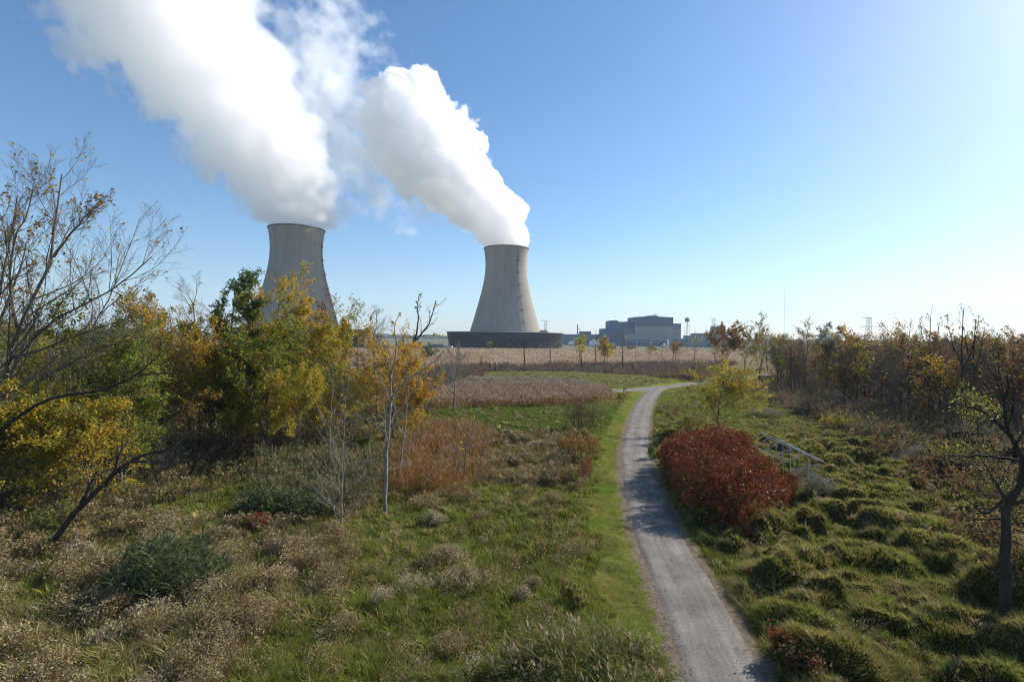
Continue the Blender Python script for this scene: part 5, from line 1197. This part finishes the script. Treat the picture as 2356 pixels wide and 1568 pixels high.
def make_sumac():
    rng = np.random.default_rng(201); c = np.array([15.7, 41.0]); ax, ay = 5.9, 9.9
    b = np.array([c[0], c[1], float(H(*c))]); t = thing('sumac_thicket', b, 'big domed rust red sumac thicket beside the track', 'thicket')
    n = 900; a = rng.uniform(0, 2 * PI, n); q = np.sqrt(rng.random(n)) * (1 + .10 * np.sin(a * 5 + 1) + .06 * np.sin(a * 9))
    ex, ey = np.cos(a) * q * ax, np.sin(a) * q * ay; x = c[0] + ex * .945 + ey * .327; y = c[1] - ex * .327 + ey * .945
    k = road_s(x, y) > 2.1; x, y, q = x[k], y[k], q[k]; n = len(x)
    h = 2.75 * np.clip(1 - (np.clip(q, 0, 1.1) / 1.16) ** 3.8, .34, 1) * rng.uniform(.92, 1.04, n) * (1 + .06 * fbm(x / 2, y / 2, 0, 2, 3)); z = H(x, y)
    P = np.stack([np.linspace(0, 1, 5)[None, :] * 0 + x[:, None], np.zeros((n, 5)) + y[:, None], z[:, None] + h[:, None] * np.linspace(-.02, 1, 5)[None]], -1)
    P[:, 1:, :2] += np.cumsum(rng.normal(0, .09, (n, 4, 2)), 1); R = np.tile(np.linspace(.022, .01, 5), (n, 1))
    P1, R1 = grow(rng, P, R, 6, (.35, 1), (35, 75), (.18, .32), .1, .05, .15, 4, .6, minr=.007)
    st = MB()
    for p, r, s in ((P, R, 4), (P1, R1, 3)): v, qd = tubes(p - b, r, s); st.add(v, q=qd)
    st.obj('stems', M_BROWN, t)
    lv = MB(); K = 12; i = np.repeat(np.arange(len(P1)), K); f = rng.uniform(.1, 1.1, len(i)) * 3; kk = np.clip(f.astype(int), 0, 2); w = (f - kk)[:, None]
    p = P1[i, kk] * (1 - w) + P1[i, kk + 1] * w + rng.normal(0, .11, (len(i), 3)); m = len(p)
    pal = np.array([(.23, .052, .013), (.16, .034, .010), (.29, .078, .018), (.08, .024, .011), (.33, .13, .045), (.26, .045, .012)]); pal = np.vstack([pal, [(.09, .10, .025), (.30, .14, .03)]]); cc = pal[rng.choice(8, m, p=[.26, .23, .17, .13, .05, .08, .03, .05])] * rng.uniform(.7, 1.2, (m, 1))
    axd = nrm(np.c_[rng.normal(0, 1, (m, 2)), -1.0 * np.ones(m)]); quads(lv, p - b, rng.uniform(.07, .13, m), rng.uniform(.024, .042, m), rng, cc, axis=axd)
    lv.obj('foliage', M_SUMAC, t)
    shrub(1590, 992, 1.9, 2.6, [OL, ('gold', .7), BR], 'olive and yellow bush at the far tip of the rust red thicket', 202, nst=14, dens=.8, per=4, size=.09)
    shrub(1500, 1055, 1.5, .9, [GR], 'small dark bush on the right verge just past the thicket', 203, nst=8, dens=.9, per=5, size=.06, bark=M_DARK)
    shrub(1548, 948, 1.8, 3.0, [BR, OL], 'brown twiggy bush on the right verge near the junction', 204, nst=14, dens=.4, per=3, size=.1)
    shrub(1845, 1550, 1.1, 1.9, [RU, BR, OL], 'small rust red bush at the lower right by the track', 205, nst=14, dens=.5, per=4, size=.055)
    shrub(1790, 1500, 1.0, .8, [RU], 'rust red sprig left of the lower right bush', 206, nst=7, dens=.9, per=5, size=.06)
    for i, (u, v, h, w, lab) in enumerate(((1850, 1100, .9, 2.6, 'grey seeded aster clump under the metal frame'), (1885, 1130, .8, 2.2, 'grey seeded aster clump right of the rust red thicket'), (1760, 958, 1.0, 5.5, 'silvery aster drift behind the yellow tree'), (2090, 1062, .9, 3.2, 'silvery aster drift before the brown thicket'))):
        rng2 = np.random.default_rng(210 + i); b = GH(u, v); t = thing('aster_clump', b, lab, 'aster clump', 'grey seeded aster clumps'); n = int(90 * w); a = rng2.uniform(0, 2 * PI, n); q = np.sqrt(rng2.random(n)); x = b[0] + np.cos(a) * q * w / 2; y = b[1] + np.sin(a) * q * w / 3; z = H(x, y)
        hh = h * rng2.uniform(.7, 1.05, n); ln = rng2.normal(0, .15, (n, 2)); mb = MB(); blades(mb, np.c_[x, y, z] - b, hh, np.full(n, .02), ln, rng2, np.tile((.13, .12, .07), (n, 1)), bend=False)
        tp = np.repeat(np.c_[x, y, z] + np.c_[ln, hh], 9, 0) + rng2.normal(0, .11, (n * 9, 3)) - b; g = rng2.uniform(.8, 1.2, (n * 9, 1)); quads(mb, tp, .045, .035, rng2, np.where(rng2.random((n * 9, 1)) < .55, np.array((.28, .265, .22)), np.array((.17, .17, .11))) * g); mb.obj('foliage', M_DRY, t)

def make_frame():
    t = thing('metal_frame', (24.2, 46, 0), 'bare white metal lean to frame with sloping rafters behind the red thicket', 'frame'); o = np.array([24.2, 46, 0])
    Mw = solid('white_metal', (.55, .55, .54), (.38, .38, .37), 2.0, .45, .4)
    lowA = np.array([23.15, 50.5, 1.95]); lowB = np.array([22.9, 42.6, 1.95]); hiC = np.array([24.85, 50.8, 2.95]); hiD = np.array([23.75, 38.9, 2.95])
    def part(n, a, b, r=.045): MB().rod(a - o, b - o, r, n=8).obj(n, Mw, t)
    part('low_beam', lowA, lowB, .038); part('high_beam', hiC, hiD, .038); part('truss_chord', hiC + (.12, -.3, -.30), hiD + (.1, .25, -.10), .032); part('truss_chord', hiC + (.35, -2.5, -.12), hiD + (.3, .4, -.16), .028)
    for k in range(5):
        s = k / 5; a = hiC * (1 - s) + hiD * s; s2 = min(1.0, k / 4); part('rafter', a, lowA * (1 - s2) + lowB * s2, .03)
    for s in (.30, .42, .55, .68, .82):
        a = hiC * (1 - s) + hiD * s; part('post', np.array([a[0], a[1], float(H(a[0], a[1])) - .1]), a, .032)
    for s in (0.02, .25, .97):
        a = lowA * (1 - s) + lowB * s; part('post', np.array([a[0], a[1], float(H(a[0], a[1])) - .1]), a, .032)

def make_right_trees():
    # dark tree on the right edge
    bare((2311, 1344), [([(2311, 1344), (2314, 1216), (2322, 1165), (2350, 1107), (2354, 1076), (2342, 1030), (2323, 995), (2311, 944), (2323, 898), (2318, 860)], 1.0), ([(2325, 1000), (2285, 962), (2250, 938), (2200, 930)], .45), ([(2345, 1060), (2290, 1048), (2220, 1050), (2170, 1045)], .35), ([(2330, 1130), (2270, 1190), (2225, 1150), (2170, 1110)], .35), ([(2350, 1100), (2400, 1040), (2420, 980)], .7), ([(2318, 1200), (2270, 1190), (2230, 1195)], .25)],
        'dark crooked tree at the right edge, nearest of all the trees there', 301, bark=M_DARK, r0=.20, n=(9, 7, 5), pals=[BR, OL], leafp=.12, size=.055, per=2, minr=.006, t0=.3, lrs=((.18, .4), (.3, .55), (.3, .6)), K=16)
    leafy(1652, 986, 900, 150, [GO, Y1, BR], 'lone rounded yellow tree right of the track', 302, per=6, size=.11, low=.2, n1=20, bark=M_DARK)
    F = 'trees along the front of the wood on the right'
    for i, a in enumerate(((1667, 868, 766, 84, [DO, ('brown', .6)], 'orange brown tree, leftmost before the blue warehouse', 4, 1.3, 2), (1708, 871, 764, 84, [DO, OL], 'orange topped tree with forked dark stems, second from the leftmost', 4, 1.1, 3), (1742, 884, 768, 76, [BR, OL], 'nearly bare forked tree right of the orange topped one', 2, .25, 2),
                           (1768, 862, 776, 46, [Y1, OL], 'small yellow green tree before the utility poles', 2, .5, 1), (1822, 912, 795, 95, [BR], 'dark twisted tree with low crooked boughs at the wood corner', 2, .3, 4), (1795, 880, 770, 50, [BR], 'thin bare tree before the radio mast', 1, .1, 1),
                           (1850, 895, 752, 70, [DO, BR], 'rusty tree with leafy tips left of the silvery tree', 2, .5, 1), (1905, 905, 764, 75, [SI], 'silvery grey green tree at the front of the right wood', 5, .8, 1), (1945, 905, 756, 62, [DO, GO], 'orange tree just right of the silvery tree', 5, .7, 1),
                           (1962, 925, 838, 52, [('red', .5), RU], 'small scarlet tree among the bare stems', 5, .8, 1), (2028, 925, 770, 105, [DO, ('gold', .7)], 'broad orange gold tree in the middle of the right wood', 4, .6, 1), (1990, 915, 790, 60, [BR, OL], 'brown tree between the scarlet and the orange gold tree', 3, .4, 1),
                           (2092, 930, 778, 70, [OL, ('gold', .5)], 'olive tree with a few yellow leaves right of the orange gold tree', 3, .35, 1), (2285, 985, 770, 105, [DO, BR, ('gold', .5)], 'rusty brown leaved tree right of the tallest thin trees', 4, .5, 1), (2345, 1000, 760, 110, [BR, DO], 'brown leaved tree at the far right behind the crooked tree', 4, .4, 1),
                           (2170, 985, 840, 90, [GO, ('orange', .7)], 'low yellow orange tree between the tallest thin trees', 4, .5, 1), (2250, 1015, 915, 110, [OL, Y1], 'low yellow green tree at the foot of the right wood', 3, .4, 1))):
        u, vb, vt, w, pal, lab, per, dn, ns = a; b = GH(u, vb); leafy(u, vb, vt, w, pal, lab, 310 + i, group=F, per=per, size=.0014 * b[1] + .04, dens=dn * .55, low=.3 if ns == 1 else .35, n1=14 if ns == 1 else 16, nstem=ns, bark=M_DARK, spread=.18)
    T_ = 'tall thin bare trees of the right wood'
    for i, (u, vb, vt, w, lab, lp) in enumerate(((2138, 950, 718, 60, 'tall thin tree with leaves only at its tip, left of the tallest', .12), (2213, 1000, 709, 95, 'tallest thin tree of the right wood with a tuft of leaves on top', .14), (2240, 985, 735, 60, 'thin bare tree close behind the tallest one', .06), (2090, 940, 745, 44, 'thin bare pole like tree left of the tall thin ones', .02), (2160, 955, 800, 60, 'bare tree between the two tall thin trees', .02))):
        b = GH(u, vb); Y = b[1]
        top_z = W(u, vt, Y)[2]
        bare((u, vb), [([(u, vb), (u + 2, lerp(vb, vt, .35)), (u - 1, lerp(vb, vt, .7)), (u + 5, vt)], 1.0), ([(u + 2, lerp(vb, vt, .5)), (u + w * .3, lerp(vb, vt, .72)), (u + w * .42, lerp(vb, vt, .93))], .6), ([(u, lerp(vb, vt, .55)), (u - w * .28, lerp(vb, vt, .75)), (u - w * .36, lerp(vb, vt, .92))], .5)], lab, 340 + i, group=T_, bark=M_DARK, r0=.17, n=(9, 6, 3), pals=[OL, GO, BR], leafp=lp, size=.16, per=2, minr=.013, t0=.4, lrs=((.12, .26), (.3, .55), (.3, .55)), keepz=lambda p, tz=top_z: (p[:, 2] > tz * .78) * 1.0)
    bare((2122, 945), [([(2122, 945), (2060, 905), (1990, 865), (1910, 826)], 1.0), ([(2060, 905), (2010, 850), (1960, 815)], .5)], 'pale dead trunk leaning far to the left across the wood front', 350, name='dead_tree', bark=M_PALE, r0=.16, n=(6, 4, 0), minr=.012, t0=.4, lrs=((.1, .25), (.3, .5), (.3, .5)))
    bare((2030, 1000), [([(2030, 1000), (1985, 950), (1930, 900), (1870, 860)], 1.0), ([(1985, 950), (1960, 915), (1950, 880)], .4)], 'dark fallen trunk leaning left below the scarlet tree', 351, name='dead_tree', bark=M_GREY, r0=.13, n=(6, 4, 0), minr=.011, t0=.4, lrs=((.1, .25), (.3, .5), (.3, .5)))
    # trees in the thick of the wood, copied from eight of their kind
    prot = []
    rngp = np.random.default_rng(77)
    for i, (pal, per, dn, bk) in enumerate((([BR], 1, .12, M_GREY), ([BR, DO], 3, .45, M_BROWN), ([OL, BR], 3, .4, M_BROWN), ([DO, GO], 4, .5, M_GREY), ([BR], 1, .05, M_GREY), ([BR, RU], 2, .4, M_BROWN), ([OL, Y1], 3, .45, M_DARK), ([BR], 1, .08, M_GREY))):
        pass
        prot.append((pal, per, dn, bk))
    G_ = 'trees standing in the thick of the right wood'
    KL = ['nearly bare dark tree in the thick of the right wood', 'rusty leaved tree in the thick of the right wood', 'dull olive tree in the thick of the right wood', 'orange leaved tree in the thick of the right wood', 'bare grey tree in the thick of the right wood', 'reddish brown tree in the thick of the right wood', 'yellowish olive tree in the thick of the right wood', 'bare brown tree in the thick of the right wood']
    made = {}; cnt = 0
    order = [0, 4, 1, 7, 2, 5, 0, 4, 3, 7, 6, 1]
    for row, (Y, n, x0, x1) in enumerate(((72, 20, .86, 1.12), (84, 28, .72, 1.12), (100, 36, .60, 1.1), (118, 42, .545, 1.1), (140, 46, .515, 1.1), (165, 46, .505, 1.1))):
        for j in range(n):
            x = Y * (x0 + (x1 - x0) * (j + rngp.random()) / n); y = Y + rngp.uniform(-8, 8); k = order[(cnt + row) % 12]; h = rngp.uniform(9.8, 12.4) * (1 + .0006 * (Y - 70)); base = np.array([x, y, float(H(x, y))]); cnt += 1
            if k not in made:
                pal, per, dn, bk = prot[k]; uu = UC + FPX * x / y
                rng = np.random.default_rng(400 + k); hh = 12.0
                P = trunk_line(base, base + np.array([rng.normal(0, .3), 0, hh * .95]), 9, rng, .012)[None]; R = np.linspace(.13, .02, 9)[None]
                P1, R1 = grow(rng, P, R, 20, (.10, .98), (25, 60), (.26, .46), .45, .12, .13, 6, .55); P2, R2 = grow(rng, P1, R1, 8, (.2, 1), (28, 58), (.4, .65), .4, .08, .16, 5, .6, minr=.017); P3, R3 = grow(rng, P2, R2, 5, (.2, 1), (25, 60), (.4, .7), .3, .05, .2, 4, .6, minr=.014)
                lv = MB(); leaves(lv, rng, P3, int(per * 1.6 + .5), .19, [p for p in pal], .18, dn * .5)
                made[k] = tree_obj('wood_tree', base, KL[k], 'tree', G_, bk, [(P, R, 6), (P1, R1, 4), (P2, R2, 3), (P3, R3, 3)], lv)
            else: dup(made[k], base, rngp.uniform(0, 6.28), (h / 12 * rngp.uniform(.85, 1.2), h / 12 * rngp.uniform(.85, 1.2), h / 12), KL[k], G_)
    # brush in front of the wood
    B = 'brown bushes along the foot of the right wood'
    for i, (u, v, h, w, pal, lab, dn) in enumerate(((2050, 1048, 2.4, 4.6, [BR, ('rust', .4)], 'brown many stemmed thicket before the right wood', .35), (1920, 985, 2.0, 3.2, [GO, Y1], 'yellow leaved bush at the foot of the leaning dead trunk', .6), (1985, 1000, 2.2, 4.0, [BR], 'dark brown bush left of the many stemmed thicket', .3), (2140, 1075, 2.2, 4.5, [BR, RU], 'reddish brown bush right of the many stemmed thicket', .4), (2235, 1085, 2.4, 4.5, [Y1, OL, BR], 'yellow and brown bush under the crooked tree', .5), (2290, 1150, 2.3, 4.2, [BR, OL], 'brown bush behind the foot of the crooked tree', .5),
                                                    (1795, 925, 2.2, 5.0, [BR, OL], 'olive brown bush at the corner of the right wood', .4), (1870, 950, 2.3, 5.5, [BR], 'purplish brown bush below the twisted tree', .25), (2180, 1130, 1.8, 3.8, [BR, RU], 'low reddish bush in front of the yellow and brown one', .35), (2330, 1230, 2.0, 3.6, [OL, BR], 'shaded bush beside the crooked trunk', .5), (2260, 1200, 1.6, 3.0, [BR], 'low brown bush left of the crooked trunk', .4), (1600, 905, 1.8, 6, [BR, RU], 'brown bush behind the lone yellow tree by the road', .4))):
        shrub(u, v, h, w, pal, lab, 500 + i, group=B, nst=20, dens=dn, per=3, size=.085, minr=.009, bark=M_DARK if i % 2 else M_BROWN)

def make_edge_brush():
    rq = np.random.default_rng(91); kinds = (([BR, OL], .45, M_BROWN), ([BR], .2, M_DARK), ([BR, OL], .3, M_BROWN), ([OL, Y1], .4, M_DARK)); made = {}
    KL = ('brown leaved bush in the thick growth at the right edge', 'bare dark bush in the thick growth at the right edge', 'thin leaved brown bush in the thick growth at the right edge', 'yellowish bush in the thick growth at the right edge')
    spots = [(2200, 1075), (2260, 1060), (2320, 1080), (2350, 1120), (2180, 1100), (2290, 1100), (2340, 1170), (2280, 1150), (2350, 1230), (2300, 1200), (2240, 1150), (2360, 1290), (2250, 1230), (2350, 1350), (2290, 1270), (2390, 1400), (2400, 1200), (2420, 1300), (2100, 1040), (2150, 1050), (2000, 1015), (2060, 1020), (1960, 990), (1900, 965)]
    for i, (u, v) in enumerate(spots):
        k = (0, 1, 2, 0, 3, 1)[i % 6]; b = GH(u, v); h = rq.uniform(1.6, 2.6) * (1.25 if v < 1110 else .9)
        if k not in made: made[k] = shrub(u, v, 2.2, 3.6, kinds[k][0], KL[k], 800 + k, name='bush', cat='bush', group='bushes in the thick growth at the right edge', nst=22, dens=kinds[k][1], per=3, size=.07, bark=kinds[k][2], minr=.008)
        else: s_ = h / 2.2; dup(made[k], b, rq.uniform(0, 6.28), (s_ * rq.uniform(.9, 1.3), s_ * rq.uniform(.9, 1.3), s_), KL[k])

def make_far_trees():
    # small trees, bushes and snags across the reed bed
    g = 'small trees scattered over the reed bed'
    rng = np.random.default_rng(61)
    rows = ((1333, 838, 772, 34, [Y1, GO], 'small yellow willow before the long low hall', 5, .7), (1390, 842, 775, 26, [GO, DO], 'small orange topped tree before the dark stepped hall', 5, .7), (1398, 842, 795, 30, [GO, Y1], 'small bright yellow tree right of the orange topped one', 5, .8), (1370, 838, 750, 30, [OL], 'tall thin bare leaning tree between the willow and the orange topped tree', 1, .02),
            (1432, 838, 762, 24, [BR], 'thin brown tree standing before the pale lower front', 2, .25), (1555, 840, 790, 40, [DO, BR], 'orange bush tree near the left end of the blue warehouse', 4, .7), (1597, 835, 780, 48, [Y1, OL], 'half bare yellow tree before the blue warehouse', 3, .4), (1524, 838, 785, 34, [OL], 'pale leaning bare tree before the reactor block', 1, .08),
            (1495, 836, 792, 30, [DO, OL], 'small pinkish brown tree in the reed bed', 2, .4), (1645, 850, 790, 60, [OL, BR], 'dark olive tree left of the leftmost orange brown tree', 4, .6))
    for i, (u, vb, vt, w, pal, lab, per, dn) in enumerate(rows):
        leafy(u, vb, vt, w, pal, lab, 600 + i, group=g, per=per, size=.32, dens=dn * .55, low=.3, n1=9, n2=5, n3=3, bark=M_DARK, spread=.5)
    g2 = 'small bushes along the foot of the near ring'
    for i, (u, v, h, w, pal, lab) in enumerate(((1126, 803, 9, 6, [GR, OL], 'dark green bush tree left of the near ring'), (988, 838, 8, 8, [GR, SI], 'rounded grey green tree alone in the reed bed'), (1172, 801, 7, 5, [OL], 'leftmost bush before the near ring'), (1193, 801, 6, 4, [SI, OL], 'greyish bush before the left half of the near ring'), (1209, 801, 10, 5, [BR], 'tall bare bush before the middle of the near ring'),
                                                (1240, 801, 6, 4.5, [Y1], 'yellow green bush before the middle of the near ring'), (1286, 802, 8, 7, [SI, Y1], 'rounded pale green bush right of the ring middle'), (1342, 804, 6, 5, [Y1, GO], 'yellow bush just past the right end of the near ring'), (1455, 806, 6, 10, [DO, BR], 'orange brown bush row before the pale lower front'), (1500, 808, 5, 9, [BR], 'dark brown bush row before the reactor block'), (1410, 806, 6, 6, [GR], 'green bush left of the orange brown row'), (1380, 806, 5, 8, [OL, BR], 'olive brown bush before the white vaulted stores'))):
        p = G(u, v); p[1] = max(p[1], 250); p[0] = (u - UC) / FPX * p[1]; p[2] = 0.0
        shrub(0, 0, h, w, pal, lab, 620 + i, name='bush', cat='bush', group=g2, nst=16, n1=5, n2=3, per=4, size=.42, dens=.8, base=p, minr=.03)
    g3 = 'dead snags standing at the edge of the reed bed'
    for i, (u, vb, vt, lab) in enumerate(((1207, 842, 788, 'tallest dark dead snag before the near ring'), (1266, 842, 797, 'pale slim dead snag right of the tallest one'), (1338, 850, 808, 'dark dead snag below the small yellow willow'), (1108, 850, 820, 'short thin snag left of the tallest one'), (1141, 858, 833, 'paired short snag at the scrub edge'), (1126, 856, 836, 'shortest stump like snag at the scrub edge'), (1549, 840, 797, 'dark dead snag right of the reactor block front'), (1456, 862, 836, 'short dark snag in the purplish scrub'), (1434, 852, 818, 'thin dark snag in the middle of the scrub'))):
        b = GH(u, vb); t_ = W(u + rng.normal(0, 1), vt, b[1])
        rngs = np.random.default_rng(650 + i); P = trunk_line(b - np.array([0, 0, .2]), t_, 7, rngs, .012)[None]; R = np.linspace(.30, .16, 7)[None] * (1 if i < 3 else .7)
        P1, R1 = grow(rngs, P, R, 4, (.45, .95), (40, 70), (.08, .18), .2, .1, .1, 4, .5, minr=.05)
        tree_obj('dead_snag', b, lab, 'snag', g3, M_GREY if i == 1 else M_DARK, [(P, R, 7), (P1, R1, 4)], None)
    # marker posts and a barrier pole at the junction
    for i, (x, y0, y1, lab) in enumerate(((1559.5, 981, 969, 'taller grey marker post by the junction'), (1563.5, 980, 967, 'thin pale marker post beside the taller grey one'), (1508, 971, 961, 'small grey sign post left of the junction'))):
        b = G(x * PH, y0 * PH); tp = W(x * PH, y1 * PH, b[1]); t = thing('marker_post', b, lab, 'post', 'posts by the junction'); MB().rod((0, 0, 0), (0, 0, tp[2]), .09, n=8).obj('post', M_STEEL if i else M_DSTEEL, t)
        MB().box(-.16, .16, -.12, -.095, tp[2] - .35, tp[2] - .05).obj('plate', M_STEEL, t)
    a = G(1527 * PH, 979 * PH); a2 = a.copy(); a[2] = 0.85; b = a + np.array([1.9, -0.6, -.55])
    t = thing('barrier_pole', (a[0], a[1], 0), 'fallen white barrier pole on its post beside the cross road', 'barrier'); o = np.array([a[0], a[1], 0])
    MB().rod(a - o, b - o, .06, n=8).obj('pole', M_WHITE, t); MB().rod((0, 0, 0), (0, 0, .95), .07, n=8).obj('post', M_DSTEEL, t)
# ------------------------------------------------------------------ light, sky, render
SUN_AZ, SUN_EL = 57.0, 32.0
SUN_E, SKY_E, EXPO = 5.0, 0.104, 0.58
HAZE_D, HAZE_G = 0.0001, 0.1
def make_light():
    w = bpy.data.worlds.new('World'); scene.world = w; w.use_nodes = True; nt = w.node_tree; nt.nodes.clear()
    sk = nt.nodes.new('ShaderNodeTexSky'); sk.sky_type = 'NISHITA'; sk.sun_disc = False
    sk.sun_elevation = math.radians(SUN_EL); sk.sun_rotation = math.radians(SUN_AZ); sk.air_density = 1.0; sk.dust_density = 0.45; sk.ozone_density = 4.0; sk.altitude = 50
    bg = nt.nodes.new('ShaderNodeBackground'); bg.inputs['Strength'].default_value = SKY_E
    out = nt.nodes.new('ShaderNodeOutputWorld'); hs = nt.nodes.new('ShaderNodeHueSaturation'); hs.inputs['Saturation'].default_value = 1.16; nt.links.new(sk.outputs[0], hs.inputs['Color']); nt.links.new(hs.outputs[0], bg.inputs[0]); nt.links.new(bg.outputs[0], out.inputs['Surface'])
    ld = bpy.data.lights.new('sun', 'SUN'); ld.energy = SUN_E; ld.angle = math.radians(0.53); ld.color = (1.0, .93, .82)
    lo = bpy.data.objects.new('sun', ld); COL.objects.link(lo)
    az, el = math.radians(SUN_AZ), math.radians(SUN_EL)
    d = Vector((math.sin(az) * math.cos(el), math.cos(az) * math.cos(el), math.sin(el)))
    lo.rotation_euler = d.to_track_quat('Z', 'Y').to_euler(); lo.location = d * 500
    vs = scene.view_settings; scene.display_settings.display_device = 'sRGB'; vs.view_transform = 'Standard'; vs.look = 'None'; vs.exposure = EXPO; vs.gamma = 1.0; vs.use_curve_mapping = False
    cy = scene.cycles
    cy.use_denoising = True; cy.denoiser = 'OPENIMAGEDENOISE'; cy.denoising_input_passes = 'RGB_ALBEDO_NORMAL'; cy.denoising_prefilter = 'ACCURATE'
    cy.max_bounces = 48; cy.diffuse_bounces = 3; cy.glossy_bounces = 2; cy.transmission_bounces = 4; cy.volume_bounces = 48; cy.transparent_max_bounces = 96
    cy.pixel_filter_type = 'BLACKMAN_HARRIS'; cy.filter_width = 1.05
    cy.use_adaptive_sampling = True; cy.adaptive_threshold = 0.015; cy.sample_clamp_indirect = 8

import time as _t
_t0 = _t.time()
def step(f):
    f(); print('%-18s %.1fs' % (f.__name__, _t.time() - _t0))
make_light()
for f in (make_ground, make_road, make_grass, make_weeds, make_reeds, make_scrub, make_station, make_pylons, make_far, make_left_trees, make_sumac, make_frame, make_right_trees, make_edge_brush, make_far_trees): step(f)
cooling_tower(739.4, 540, 66, 'larger cooling tower, half hidden behind the golden tree', False)
cooling_tower(1262.8, 641, 32, 'cooling tower in full view with its dark slatted ring, right of the other', True)
step(make_steam); step(make_haze)
bpy.context.view_layer.update()
